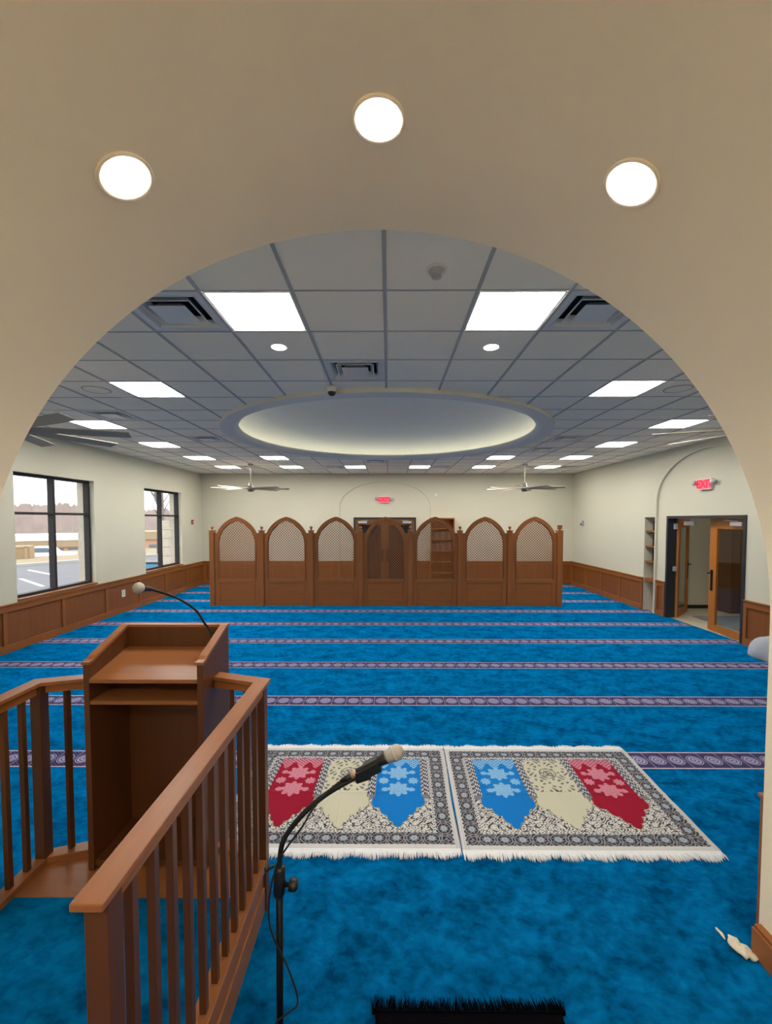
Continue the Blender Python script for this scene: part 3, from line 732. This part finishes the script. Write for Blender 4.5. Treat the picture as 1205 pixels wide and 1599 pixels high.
# mitred cap: right side
cap = [( -.65, .935), (-.65, 2.325), (-.975, 2.43), (-.975, 2.345), (-.728, 2.265), (-.728, .935)]
P(MB().prism(cap, lambda u, v, k: (u, v, 1.241+k), .020)).build('handrail_cap', 'dy', pp, bevel=.003)
cap = [(-1.945, 1.90), (-1.867, 1.90), (-1.867, 2.25), (-1.605, 2.335), (-1.605, 2.42), (-1.945, 2.31)]
P(MB().prism(cap, lambda u, v, k: (u, v, 1.241+k), .020)).build('handrail_cap', 'dy', pp, bevel=.003)
def sub(a, b, axis): P(MB().bar((a[0], a[1], 1.218), (b[0], b[1], 1.218), .045, .046)).build('handrail', 'w'+axis, pp)
sub((RX, 1.03), (RX, 2.25), 'y'); sub((LX, 1.90), (LX, 2.25), 'y'); sub((-.715, 2.305), (-.973, 2.385), 'x'); sub((-1.885, 2.30), (-1.607, 2.385), 'x')
shoe((RX-.005, .99), (RX-.005, 2.26), 'y'); shoe((LX+.005, 1.9), (LX+.005, 2.26), 'y'); shoe((-.725, 2.30), (-.973, 2.38), 'x'); shoe((-1.875, 2.29), (-1.607, 2.375), 'x')
newel(RX, 1.0); newel(RX, 2.275); newel(LX+.01, 2.275); newel(-1.895, 1.93, .25, .49, .055)
for k in range(11): balus(RX, 1.0+1.275*(k+1)/12)
for k in range(3): balus(LX+.004, 2.275-.106*(k+1)) if k < 2 else None
balus(-.79, 2.328, .3); balus(-.875, 2.353, .3); balus(-1.785, 2.33, -.3); balus(-1.69, 2.36, -.3)

# ------------------------------------------------------------ lectern
lt = thing('lectern', 'brown wooden lectern with slanted open-backed desk on the pulpit platform', 'lectern', (-1.29, 2.395, .2552))
lx = .315; yn, yf = -.185, .185; z0 = 0
def sidepoly():
    return [(yn, 0), (yf, 0), (yf, 1.235), (yf-.03, 1.235), (yn+.06, 1.140), (yn+.03, 1.125), (yn, 1.120)]
for s in (-1, 1):
    x0 = s*lx if s < 0 else lx-.03
    MB().prism(sidepoly(), lambda u, v, k: (x0+k, u, v), .03).build('side_panel', 'lz', lt, bevel=.002)
    cp = [(yn-.006, 1.120), (yn+.03, 1.125), (yn+.06, 1.140), (yf-.03, 1.235), (yf+.006, 1.235), (yf+.006, 1.250), (yf-.034, 1.250), (yn+.052, 1.153), (yn+.03, 1.139), (yn-.006, 1.134)]
    xc = x0-.006
    MB().prism(cp, lambda u, v, k: (xc+k, u, v), .042).build('cap_moulding', 'dy', lt)
MB().box(-lx+.03, lx-.03, yf-.03, yf, 0, 1.235).build('front_panel', 'lz', lt)
MB().box(-lx+.03, lx-.03, yf-.036, yf+.006, 1.235, 1.250).build('cap_moulding', 'dx', lt)
MB().prism([(yn+.002, 1.020), (yf-.03, 1.095), (yf-.03, 1.115), (yn+.002, 1.040)], lambda u, v, k: (-lx+.03+k, u, v), 2*lx-.06).build('desk_top', 'dx', lt)
MB().box(-lx+.03, lx-.03, yn+.004, yf-.03, .905, .925).build('shelf', 'dx', lt)
MB().box(-lx+.03, lx-.03, yn+.012, yf-.03, .02, .05).build('bottom_board', 'lz', lt)
gm = thing('gooseneck_microphone', 'gooseneck microphone with silver ball head curving over the lectern', 'microphone', (-.985, 2.50, 1.35))
def bez(P, n=10):
    """Catmull-Rom through the points"""
    P = [Vector(p) for p in P]; Q = [P[0]*2-P[1]]+P+[P[-1]*2-P[-2]]; out = []
    for i in range(1, len(Q)-2):
        for k in range(n):
            t = k/n; a, b, c, d = Q[i-1], Q[i], Q[i+1], Q[i+2]
            out.append(.5*((2*b)+(-a+c)*t+(2*a-5*b+4*c-d)*t*t+(-a+3*b-3*c+d)*t**3))
    return out+[P[-1]]
def track(d):       # rotation taking +z to d
    return Vector(d).normalized().to_track_quat('Z', 'Y').to_matrix().to_4x4()
g0 = Vector((-.985, 2.50, 1.35))
gp = [Vector(p)-g0 for p in [(-1.035, 2.50, 1.360), (-1.05, 2.50, 1.47), (-1.078, 2.48, 1.53), (-1.103, 2.42, 1.621), (-1.15, 2.33, 1.70), (-1.185, 2.23, 1.752), (-1.208, 2.15, 1.785), (-1.214, 2.10, 1.799)]]
MB().lathe([(.0005, 0), (.028, 0), (.028, .006), (.012, .018), (.010, .04)], gp[0], 20).build('mount', 'blackmetal', gm)
MB().tube(bez(gp[:-1]), .0065, 8).build('gooseneck', 'rubber', gm)
hd = (Vector((-1.216, 2.055, 1.806))-Vector((-1.208, 2.15, 1.785))); Rm = track(hd)
hb = gp[-2]
MB().lathe([(.0005, -.012), (.009, -.012), (.012, 0), (.013, .03), (.018, .055), (.021, .066), (.0005, .066)], hb, 20, mat=Rm).build('body', 'black', gm)
MB().sphere(tuple(hb+hd.normalized()*.088), .0275, 24).build('grille', 'grille', gm)
gm.location = g0

# ------------------------------------------------------------ microphone stand
ms = thing('microphone_stand', 'black microphone stand with bent gooseneck beside the pulpit railing', 'microphone stand', (-.375, 1.40, 0))
def R2(p): return Vector(p)-Vector((-.375, 1.40, 0))
MB().lathe([(.0005, 0), (.125, 0), (.127, .008), (.11, .018), (.03, .026), (.012, .04), (.0005, .04)], (0, 0, 0), 40).build('base', 'blackmetal', ms)
MB().tube([(0, 0, .03), (.006, 0, .87)], .0115, 16).build('lower_tube', 'blackmetal', ms)
MB().tube([(.004, 0, .86), (.005, 0, .875), (.008, 0, .955), (.009, 0, .965)], [.016, .021, .019, .014], 16).build('clutch', 'black', ms)
MB().lathe([(.0005, .0), (.008, 0), (.008, .02), (.020, .022), (.021, .042), (.014, .05), (.0005, .05)], (.018, 0, .90), 20, axis='x').build('knob', 'black', ms)
MB().tube([(-.035, 0, .955), (-.012, 0, .965)], [.007, .005], 8).sphere((-.036, 0, .954), .009, 12).build('cable_clip', 'black', ms)
nk = [R2(p) for p in [(-.367, 1.4, .93), (-.366, 1.4, .995), (-.350, 1.4, 1.062), (-.293, 1.4, 1.139), (-.218, 1.4, 1.208), (-.131, 1.4, 1.262), (-.085, 1.4, 1.280)]]
MB().tube(bez(nk), .0088, 12).build('gooseneck', 'rubber', ms)
cd = Vector((.047+.14, 0, 1.368-1.268)).normalized()
cc = R2((-.075, 1.4, 1.297)); up = cd.cross(Vector((0, 1, 0)))*-1
if up.z < 0: up = -up
cl = MB().bar(cc-cd*.035-up*.004, cc+cd*.05-up*.004, .034, .034, up=up).bar(cc+cd*.0+up*.021, cc+cd*.052+up*.021, .03, .006, up=up).bar(R2((-.110, 1.4, 1.268)), R2((-.06, 1.4, 1.285)), .024, .026, up=up)
cl.build('mic_clip', 'black', ms, bevel=.003)
mic = thing('handheld_microphone', 'black handheld microphone with silver ball grille clipped on the stand', 'microphone', (-.131, 1.40, 1.275))
m0 = Vector((-.131, 1.40, 1.275)); Rm = track(cd)
def along(s): return cd*s
MB().lathe([(.0005, .030), (.0125, .030), (.0135, .045), (.0155, .10), (.0185, .135), (.0205, .142), (.0005, .142)], (0, 0, 0), 28, mat=Rm).build('body', 'black', mic)
MB().lathe([(.0005, .006), (.0095, .006), (.0105, .032), (.0005, .033)], (0, 0, 0), 24, mat=Rm).build('connector', 'champagne', mic)
MB().lathe([(.0005, -.034), (.0055, -.034), (.0095, -.01), (.0098, .008), (.0005, .009)], (0, 0, 0), 24, mat=Rm).build('cable_boot', 'black', mic)
gr = MB().lathe([(.0005, .135), (.0185, .137), (.0215, .150), (.0245, .164), (.0255, .172), (.0255, .176), (.0245, .186), (.020, .196), (.012, .202), (.0005, .204)], (0, 0, 0), 32, mat=Rm)
gr = gr.build('grille', 'grille', mic)
MB().lathe([(.0245, .1685), (.0262, .1685), (.0262, .1755), (.0245, .1755)], (0, 0, 0), 32, mat=Rm).build('grille_band', 'silver', gr)
cb_ = bez([(-.163, 1.40, 1.258), (-.20, 1.385, 1.235), (-.250, 1.375, 1.18), (-.285, 1.375, 1.12), (-.335, 1.378, 1.05), (-.372, 1.38, .985), (-.398, 1.378, .87), (-.392, 1.376, .76), (-.335, 1.376, .625), (-.305, 1.376, .512), (-.345, 1.378, .465), (-.385, 1.38, .42), (-.40, 1.37, .30), (-.39, 1.32, .12), (-.37, 1.25, .01), (-.30, 1.10, .006), (-.2, .8, .006)])
tag(MB().tube(cb_, .0032, 8).build('microphone_cable', 'rubber'), 'thin black microphone cable looping down the stand', 'cable')

# ------------------------------------------------------------ prayer rugs
def shade(arr, mask, c):
    arr[mask] = c
def rug_colors(W, L, nx, ny, order):
    """order: colours of the three panels left to right; v runs from the far edge (0) to the near edge"""
    xs = (np.arange(nx)+.5)/nx*W; ys = (np.arange(ny)+.5)/ny*L
    X, Y = np.meshgrid(xs, ys); col = np.zeros((ny, nx, 3))
    WHITE = np.array(lin((206, 206, 204))); DK = np.array(lin((46, 43, 45))); GR = np.array(lin((138, 138, 146))); LG = np.array(lin((176, 176, 180)))
    CR = np.array(lin((212, 210, 200))); NV = np.array(lin((50, 50, 68))); BL = np.array(lin((120, 160, 196)))
    col[:] = WHITE
    st = (np.minimum(X, W-X) < .045) & (np.sin(X*900) > .6); col[st] = LG
    # border band
    b0, b1 = .035, .145; e = np.minimum(np.minimum(X, W-X), np.minimum(Y, L-Y))
    t0, t1 = b0, b1
    inb = (e > t0) & (e < t1); col[inb] = DK
    vert = inb & (np.minimum(X, W-X) < np.minimum(Y, L-Y)); horz = inb & ~vert
    p = .118
    def chain(mask, along, across, c):
        n = round(along.max()/p); u = ((along/along.max()*n) % 1)-.5; v = (across-c)/.104
        r = np.sqrt((u/.46)**2+(v/.46)**2)
        ang = np.arctan2(v, u)
        ring = mask & (r < 1) & (r > .84); col[ring] = GR
        pet = mask & (r < .74) & (np.cos(8*ang)*.10+r < .62); col[pet] = GR*.8
        inn = mask & (r < .40); col[inn] = LG
        cen = mask & (r < .22); col[cen] = BL
        lat = mask & (r >= 1) & (np.abs(np.abs(u)-.5+np.abs(np.abs(v)-.25)*.5) < .04); col[lat] = GR
        lat = mask & (np.abs(np.abs(v)-.50) < .035) & (np.sin(along*160) > -.2); col[lat] = LG
    chain(vert, Y, np.where(X < W/2, X, W-X), .09); chain(horz, X, np.where(Y < L/2, Y, L-Y), .09)
    m = (e > b1) & (e < b1+.018); col[m] = WHITE; m = (e > b1+.006) & (e < b1+.012) & (np.sin((X+Y)*260) > 0); col[m] = DK*2
    # field
    fld = e > b1+.018
    s1 = np.sin(X*48+2.4*np.sin(Y*33))*np.sin(Y*46+2.4*np.sin(X*31)); s2 = np.sin(X*150+3*np.sin(Y*60))*np.sin(Y*140+3*np.sin(X*66))
    col[fld] = CR; col[fld & (np.abs(s1) < .13)] = NV; col[fld & (s2 > .5)] = NV*1.4; col[fld & (s2 < -.72)] = GR
    fx0, fx1 = b1+.018, W-b1-.018; fy0, fy1 = b1+.018, L-b1-.018; FW = fx1-fx0; FH = fy1-fy0
    mrg = .035; pw = (FW-2*mrg)/3; V = (Y-fy0)/FH
    top = fld & (V < .60)
    # column strips between and beside the panels
    s3 = np.sin(X*230)*np.sin(Y*120+2*np.sin(X*90))
    colm = top; col[colm] = GR*1.15; col[colm & (s3 > .1)] = NV*1.2; col[colm & (s3 < -.45)] = CR
    cap = fld & (V > .57) & (V < .63); col[cap & (np.abs(np.sin(X*40)) > .2)] = GR*.75
    for k in range(3):
        cx = fx0+mrg+pw*(k+.5); U = X-cx; hw = pw/2-.030
        y = V
        shape = np.where(y < .60, hw, np.where(y < .66, hw+.016, 0))
        t = np.clip((y-.66)/.31, 0, 1)
        # three scallops narrowing to a small round lobe at the tip
        prof = np.zeros_like(y)
        for (ta, tb_, w0, w1) in ((0, .26, 1.12, .84), (.26, .54, .74, .50), (.54, .80, .42, .24), (.80, 1.0, .20, .0)):
            q_ = np.clip((t-ta)/(tb_-ta), 0, 1); seg = hw*(w1+(w0-w1)*np.sqrt(np.clip(1-q_**2, 0, 1)))
            prof = np.where((t >= ta) & (t <= tb_), np.maximum(prof, seg), prof)
        shape = np.where(y >= .66, prof, shape)
        ins = fld & (np.abs(U) < shape) & (y > .015)
        edge = fld & (np.abs(U) < shape+.006) & ~ins & (y > .60); col[edge] = lin((150, 140, 96))
        name = order[k]
        base, orn = {'red': (lin((150, 4, 42)), lin((206, 132, 150))), 'blue': (lin((0, 118, 196)), lin((134, 184, 222))), 'cream': (lin((200, 197, 174)), lin((120, 116, 110)))}[name]
        base, orn = np.array(base), np.array(orn); col[ins] = base
        YY = y*FH
        if name != 'cream':
            for (ox, oy, R_) in ((0, .25, .094), (0, .49, .094), (-.12, .37, .045), (.12, .37, .045), (-.105, .50, .03), (.105, .50, .03), (-.115, .24, .03), (.115, .24, .03)):
                dx, dy = U-ox, (y-oy)*FH; r = np.hypot(dx, dy)/R_; a = np.arctan2(dy, dx)
                fl = ins & (r < .86+.14*np.cos(8*a)); col[fl] = orn
                gap = fl & (np.abs(np.sin(r*9+.8*np.cos(6*a))) < .22) & (r < .8); col[gap] = base*.5+orn*.5
            topz = ins & (y < .13+.05*np.cos(U*50)); col[topz & (np.sin(X*170)*np.sin(Y*190) > -.25)] = orn
        else:
            lf = ins & (y < .52) & (np.sin(X*88+1.5*np.sin(Y*50))*np.sin(Y*80+1.5*np.sin(X*44)) > .42); col[lf] = orn
            dx, dy = U, (y-.24)*FH; r = np.hypot(dx, dy)/.07; a = np.arctan2(dy, dx)
            col[ins & (r < 1) & (r > .86)] = orn; col[ins & (r < .6+.15*np.cos(6*a)) & (np.sin(r*16) > 0)] = orn
            dot = ins & (np.hypot(U, (y-.50)*FH) < .012); col[dot] = orn*.4
    return np.clip(col, 0, 1)
def rug(label, x0, skew, W, y0, y1, order, group, seed):
    """near-left corner at (x0, y0); far edge at y1; skew = shift of the far edge in x"""
    rnd = random.Random(seed); L = y1-y0; nx, ny = 400, 300
    t = thing('prayer_rug', label, 'rug', (x0, y0, 0), 0, group)
    gx, gy = np.meshgrid(np.linspace(0, 1, nx+1), np.linspace(0, 1, ny+1))
    wav = .004*np.sin(gy*7+seed)*(gx > .9)*(gx-.9)*10
    px = gx*W+(gy)*skew+wav; py = gy*L
    pz = .0105+.0025*np.sin(px*9+py*5+seed)*np.sin(py*11)+.004*np.exp(-((gy-.47)/.012)**2)+.0025*np.exp(-((np.mod(px/W*6+.5, 1)-.5)/.02)**2)
    vs = np.stack([px, py, pz], -1).reshape(-1, 3)
    i = np.arange(ny)[:, None]*(nx+1)+np.arange(nx)[None, :]; fs = np.stack([i, i+1, i+nx+2, i+nx+1], -1).reshape(-1, 4)
    # skirt to the floor so the rug has thickness
    nb = len(vs); rim = list(range(0, nx+1))+[(r*(nx+1)+nx) for r in range(1, ny+1)]+[ny*(nx+1)+c for c in range(nx-1, -1, -1)]+[r*(nx+1) for r in range(ny-1, 0, -1)]
    low = vs[rim].copy(); low[:, 2] = .001
    vs = np.vstack([vs, low]); m = len(rim)
    sk = np.array([[rim[k], nb+k, nb+(k+1) % m, rim[(k+1) % m]] for k in range(m)])
    fs = np.vstack([fs, sk])
    me = bpy.data.meshes.new('rug_pile'); me.vertices.add(len(vs)); me.vertices.foreach_set('co', vs.astype(np.float32).ravel())
    me.loops.add(fs.size); me.loops.foreach_set('vertex_index', fs.astype(np.int32).ravel())
    me.polygons.add(len(fs)); me.polygons.foreach_set('loop_start', (np.arange(len(fs))*4).astype(np.int32)); me.update(calc_edges=True)
    cc = rug_colors(W, L, nx, ny, order)[::-1].reshape(-1, 3)      # first row = near edge
    white = np.tile(np.array(lin((205, 203, 198))), (m, 1)); cc = np.vstack([cc, white])
    at = me.color_attributes.new('weave', 'FLOAT_COLOR', 'CORNER')
    at.data.foreach_set('color', np.repeat(np.hstack([cc, np.ones((len(cc), 1))]), 4, axis=0).astype(np.float32).ravel())
    me.materials.append(M['rug']); o = bpy.data.objects.new('rug_pile', me); C.objects.link(o); o.parent = t
    for side in (0, 1):
        fb = MB(); n = 430
        fb.box(0+side*skew, W+side*skew, -.014 if side == 0 else L, 0 if side == 0 else L+.014, .002, .011)
        for k in range(n):
            x = (k+.5)/n*W+side*skew; ln = .050+.022*rnd.random()+.012*math.sin(k*.11+seed); s = -1 if side == 0 else 1
            yb = (-.012 if side == 0 else L+.012); dx = rnd.uniform(-.010, .010)+.006*math.sin(k*.07); w = .0022+rnd.random()*.0012
            zt = .005+rnd.random()*.006
            a = (x-w, yb, .002); b = (x+w, yb, .002); c = (x+w+dx*.5, yb+s*ln*.55, .003); d_ = (x-w+dx*.5, yb+s*ln*.55, .003)
            e = (x+dx, yb+s*ln, .002)
            tz = lambda p, z: (p[0], p[1], z)
            fb.add([a, b, c, d_, e, tz(a, .010), tz(b, .010), tz(c, zt+.004), tz(d_, zt+.004), tz(e, .005)],
                   [(5, 6, 7, 8), (8, 7, 9), (0, 5, 8, 3), (1, 2, 7, 6), (3, 8, 9, 4), (2, 4, 9, 7)])
        fb.build('fringe', 'fringe', t, fix=False)
    return t
rug('fringed three-panel prayer rug, blue panel at its left end, lying clear of the pulpit', .478, .04, 1.655, 2.675, 3.885, ['blue', 'cream', 'red'], 'three-panel prayer rugs', 1)
rug('fringed three-panel prayer rug, red panel at its left end, partly behind the pulpit railing', -1.188, .04, 1.655, 2.685, 3.895, ['red', 'cream', 'blue'], 'three-panel prayer rugs', 2)
# black rug at the viewer's feet
br_ = thing('black_rug', 'black fringed rug at the bottom edge, only its far end showing', 'rug', (.345, .95, 0))
MB().box(-.40, .40, -.35, .81, .001, .018).box(-.40, .40, .805, .812, .001, .024).build('rug_pile', 'blackrug', br_, bevel=.003)
fb = MB(); rnd = random.Random(5)
for k in range(420):
    x = -.415+.83*k/419+rnd.uniform(-.004, .004); ln = .035+.03*rnd.random(); dx = rnd.uniform(-.018, .018); w = .0014
    if abs(k-272) < 4: continue
    zz = .004+.03*rnd.random()
    fb.add([(x-w, .81, .002), (x+w, .81, .002), (x+w+dx, .81+ln, zz*.6), (x-w, .81, .018), (x+w, .81, .018), (x+dx, .81+ln, zz)], [(0,1,2), (3,4,5), (0,3,5,2), (1,2,5,4)])
fb.build('fringe', 'blackrug', br_, fix=False)
# crumpled tissue
tp = MB(); rnd = random.Random(11)
def blob(c, r, sq, seed_):
    k = len(tp.v); tp.sphere(c, r, 12, sq); rr_ = random.Random(seed_)
    for i in range(k, len(tp.v)):
        v = Vector(tp.v[i]); d = (v-Vector(c)); f_ = 1+.35*math.sin(v.x*170+seed_)*math.cos(v.y*140+seed_)
        tp.v[i] = (c[0]+d.x*f_, c[1]+d.y*f_, max(.002, c[2]+d.z*f_))
blob((1.735, 2.068, .014), .030, (1, 1.3, .5), 1); blob((1.752, 2.032, .014), .030, (1.1, 1.2, .5), 2); blob((1.775, 2.005, .01), .018, (1.2, 1, .5), 3); blob((1.712, 2.13, .008), .012, (.7, 2.6, .5), 4)
tag(tp.build('crumpled_tissue', 'paper'), 'crumpled off-white tissue on the carpet by the right baseboard', 'tissue')
# grey bundle by the right wall
gb = MB().sphere((0, 0, .02), .3, 28, (.62, 1.15, 1.15))
for i, v in enumerate(gb.v):
    v = Vector(v); f_ = 1+.08*math.sin(v.y*14+v.z*9); gb.v[i] = (v.x*f_, v.y, max(.0, v.z*f_))
o = gb.build('grey_blanket', 'grayfab', None, loc=(5.83, 6.50, 0)); tag(o, 'grey folded blanket on the carpet against the right wall', 'blanket')

# ------------------------------------------------------------ outside
gp_ = MB()
struct('ground_lot', MB().add([(-6.5, -5, -.6), (-6.5, 60, -.6), (-11, 43, -.6), (-19.93, 27.6, -.6), (-21.6, 24.6, -.6), (-34, 2, -.6), (-34, -5, -.6)], [(0,1,2,3,4,5,6)]), 'asphalt', 'grey asphalt parking lot outside the left windows', 'parking lot', fix=False)
kp = [(-34, 2), (-21.6, 24.6), (-19.93, 27.6), (-11, 43)]
kb = MB()
for a, b in zip(kp[:-1], kp[1:]): kb.bar((*a, -.53), (*b, -.53), .35, .16)
struct('kerb', kb, 'kerb', 'pale concrete kerb at the edge of the parking lot', 'kerb')
struct('ground_bank', MB().add([(-34.2, 2, -.5), (-21.8, 24.7, -.5), (-20.1, 27.7, -.5), (-11.1, 43, -.5), (-15, 70, -3.5), (-60, 100, -4.2), (-90, 60, -4.2), (-60, 10, -3.5)], [(0,1,7), (1,6,7), (1,2,5), (1,5,6), (2,3,4), (2,4,5)]), 'grass', 'tan dry grass bank beyond the parking lot', 'bank', fix=False)
struct('ground_far', MB().add([(-300, -50, -5.6), (-6.6, -50, -5.6), (-6.6, 330, -5.6), (-300, 330, -5.6)], [(0,1,2,3)]), 'grass', 'distant tan ground beyond the parking lot', 'ground', fix=False)
ln = MB()
for a, b in (((-17.0, 19.6), (-14.2, 17.4)), ((-19.5, 23.0), (-16.6, 21.0)), ((-14.4, 16.0), (-11.8, 13.8)), ((-17.9, 26.5), (-15.2, 24.6))):
    ln.bar((*a, -.597), (*b, -.597), .14, .004)
struct('parking_line', ln, 'linepaint', 'white painted parking bay lines on the asphalt', 'parking lines')
bd = thing('office_building', 'long low pale building with a row of windows beyond the parking lot', 'building', (-62, 78, -5.6), math.radians(38))
MB().box(-26, 8, 0, 12, 0, 4.0).build('wall', 'brickb', bd); MB().box(-26.3, 8.3, -.3, 12, 2.6, 3.9).build('fascia', 'tanband', bd)
MB().box(-26.4, 8.4, -.4, 12.2, 3.9, 4.9).build('roof', 'roofw', bd)
for k in range(14): MB().box(-25+k*2.3, -25+k*2.3+1.7, -.06, 0, 1.0, 2.4).build('window', 'winout', bd)
bd2 = thing('brick_building', 'brick building with a shallow roof right of the long pale building', 'building', (-58, 80, -5.5), math.radians(38))
MB().box(9, 26, 0, 10, 0, 3.6).build('wall', 'brickb', bd2); MB().box(8.6, 26.4, -.5, 10, 3.6, 5.2).build('roof', 'tanband', bd2)
for k in range(6): MB().box(11.5+k*2.2, 11.5+k*2.2+1.6, -.06, 0, 1.1, 2.5).build('window', 'winout', bd2)
# parked pickup
tk = thing('pickup_truck', 'white pickup truck parked beyond the kerb outside the near window', 'truck', (-34.5, 42.5, -2.25), math.radians(20))
MB().prism([(-2.6, .45), (2.6, .45), (2.6, 1.0), (1.3, 1.1), (.7, 1.7), (-.7, 1.7), (-.9, 1.1), (-2.6, 1.1)], lambda u, v, k: (u, -.9+k, v), 1.8).build('body', 'truck', tk)
MB().prism([(1.1, 1.15), (.65, 1.6), (-.62, 1.6), (-.78, 1.15)], lambda u, v, k: (u, -.92+k, v), 1.84).build('cab_window', 'winout', tk)
for xx in (-1.7, 1.7):
    for yy in (-.85, .85): MB().lathe([(.0005, -.12), (.38, -.12), (.38, .12), (.0005, .12)], (xx, yy, .38), 16, axis='y').build('wheel', 'rubber', tk)
cr = thing('shipping_crate', 'tan crate standing beyond the kerb outside the near window', 'crate', (-32.0, 35.6, -1.6), math.radians(30))
MB().box(-1.7, 1.7, -.9, .9, 0, 1.5).build('body', 'crate', cr); MB().box(-1.55, -1.35, -.94, -.9, 0, 1.5).box(1.35, 1.55, -.94, -.9, 0, 1.5).box(-1.7, 1.7, -.94, -.9, 1.38, 1.5).build('batten', 'tanband', cr)
# wooded hill
hm = MB(); rnd = random.Random(3); K = 420
ring_ = []
for k in range(K+1):
    a = math.radians(96+70*k/K); r = 165; h = 3.6+.9*math.sin(k*.03+1)+.5*math.sin(k*.11)+rnd.random()*1.1
    ring_.append(((r*math.cos(a), r*math.sin(a), -6), (r*1.02*math.cos(a), r*1.02*math.sin(a), 2+h), ((r+30)*math.cos(a), (r+30)*math.sin(a), 1+h)))
vs = [p for t3 in ring_ for p in t3]; fs = []
for k in range(K):
    for c in range(2): fs.append((k*3+c, (k+1)*3+c, (k+1)*3+c+1, k*3+c+1))
hm.add(vs, fs)
o = hm.build('treeline', 'trees', fix=False); tag(o, 'hazy brown bare woods on the hill far outside the windows', 'woods', kind='stuff')
def tree(loc, h, label, seed):
    t = thing('bare_tree', label, 'tree', loc, 0, 'bare trees outside the far window'); rnd = random.Random(seed); mb = MB(); tr = MB()
    tr.tube([(0, 0, 0), (.05, 0, h*.4), (-.04, .03, h*.7), (.1, 0, h)], [.16, .12, .07, .02], 8)
    for k in range(26):
        z = h*rnd.uniform(.3, .92); a = rnd.uniform(0, 2*PI); l = h*rnd.uniform(.12, .3)*(1.2-z/h); p = Vector((0, 0, z)); q_ = p+Vector((math.cos(a)*l*.6, math.sin(a)*l*.6, l)); mb.tube([p, (p+q_)/2+Vector((0, 0, -.05)), q_], [.04, .025, .01], 5)
        for j in range(2):
            s = p.lerp(q_, rnd.uniform(.4, .9)); e = s+Vector((rnd.uniform(-.4, .4), rnd.uniform(-.4, .4), rnd.uniform(.3, .8))); mb.tube([s, e], [.018, .006], 4)
    tr.build('trunk', 'bark', t); mb.build('branch', 'bark', t)
tree((-14.6, 27.5, -.9), 9.5, 'slim bare tree in the left pane of the far window', 1)
tree((-14.2, 29.5, -.9), 10, 'forked bare tree in the right pane of the far window', 4)
tree((-17.8, 33.0, -1.2), 9, 'pale bare tree standing behind the others outside the far window', 9)
sh = MB()
for k in range(260):
    a = rnd.uniform(0, 2*PI); r = rnd.random()**.5*.9; z = rnd.uniform(.05, .75)*(1-.4*r); c = Vector((r*math.cos(a)*1.3, r*math.sin(a), z)); s = .10
    n1 = Vector((rnd.uniform(-1,1), rnd.uniform(-1,1), rnd.uniform(-.3,1))).normalized(); t1_ = n1.orthogonal().normalized()*s; t2_ = n1.cross(t1_)
    sh.add([c-t1_-t2_*.5, c+t1_-t2_*.5, c+t1_+t2_*.5, c-t1_+t2_*.5], [(0,1,2,3)])
sb = thing('green_shrub', 'low green shrub outside the left pane of the far window', 'shrub', (-11.9, 21.0, -.6)); sh.build('foliage', 'bush', sb, fix=False)
MB().tube([(0, 0, 0), (0, 0, .5)], .03, 6).build('stem', 'bark', sb)
bb = thing('blue_bin', 'low blue bin with dark rim just outside the far window', 'bin', (-9.35, 16.7, -.6))
MB().box(-.6, .6, -.45, .45, 0, 1.05).build('body', 'bluebin', bb); MB().box(-.63, .63, -.48, .48, 1.05, 1.11).build('rim', 'black', bb)
sc_ = MB()
for k in range(9): sc_.box(-.25+.015*math.sin(k*3), .25-.012*math.cos(k*5), -.25, .25, k*.3, k*.3+.28)
sc_.box(-.22, .22, -.22, .22, 0, 2.7)
o = sc_.build('stone_pillar', 'stone', None, loc=(-7.55, 14.85, -.6)); tag(o, 'stacked pale stone pillar outside the right pane of the far window', 'pillar')
struct('ground_path', MB().box(-9.2, -6.48, 1, 40, -.66, -.595), 'kerb', 'pale concrete walk right outside the left wall', 'path')

# ------------------------------------------------------------ sky and output look
w = bpy.data.worlds.new('sky'); bpy.context.scene.world = w; w.use_nodes = True
nt = w.node_tree; bg = nt.nodes['Background']
sk = nt.nodes.new('ShaderNodeTexCoord'); se = nt.nodes.new('ShaderNodeSeparateXYZ'); nt.links.new(sk.outputs['Generated'], se.inputs[0])
cr_ = nt.nodes.new('ShaderNodeValToRGB'); cr_.color_ramp.elements[0].position = 0; cr_.color_ramp.elements[0].color = (.72, .72, .74, 1)
cr_.color_ramp.elements[1].position = .35; cr_.color_ramp.elements[1].color = (.96, .97, 1, 1)
nt.links.new(se.outputs[2], cr_.inputs[0]); nt.links.new(cr_.outputs[0], bg.inputs['Color']); bg.inputs['Strength'].default_value = 1.6
sc = bpy.context.scene
sc.view_settings.view_transform = 'Standard'; sc.view_settings.look = 'None'; sc.view_settings.gamma = 1; sc.view_settings.use_curve_mapping = False
sc.view_settings.exposure = 1.45
sc.cycles.use_denoising = True
sc.cycles.max_bounces = 8; sc.cycles.diffuse_bounces = 5; sc.cycles.transparent_max_bounces = 12
sc.cycles.sample_clamp_indirect = 6.0
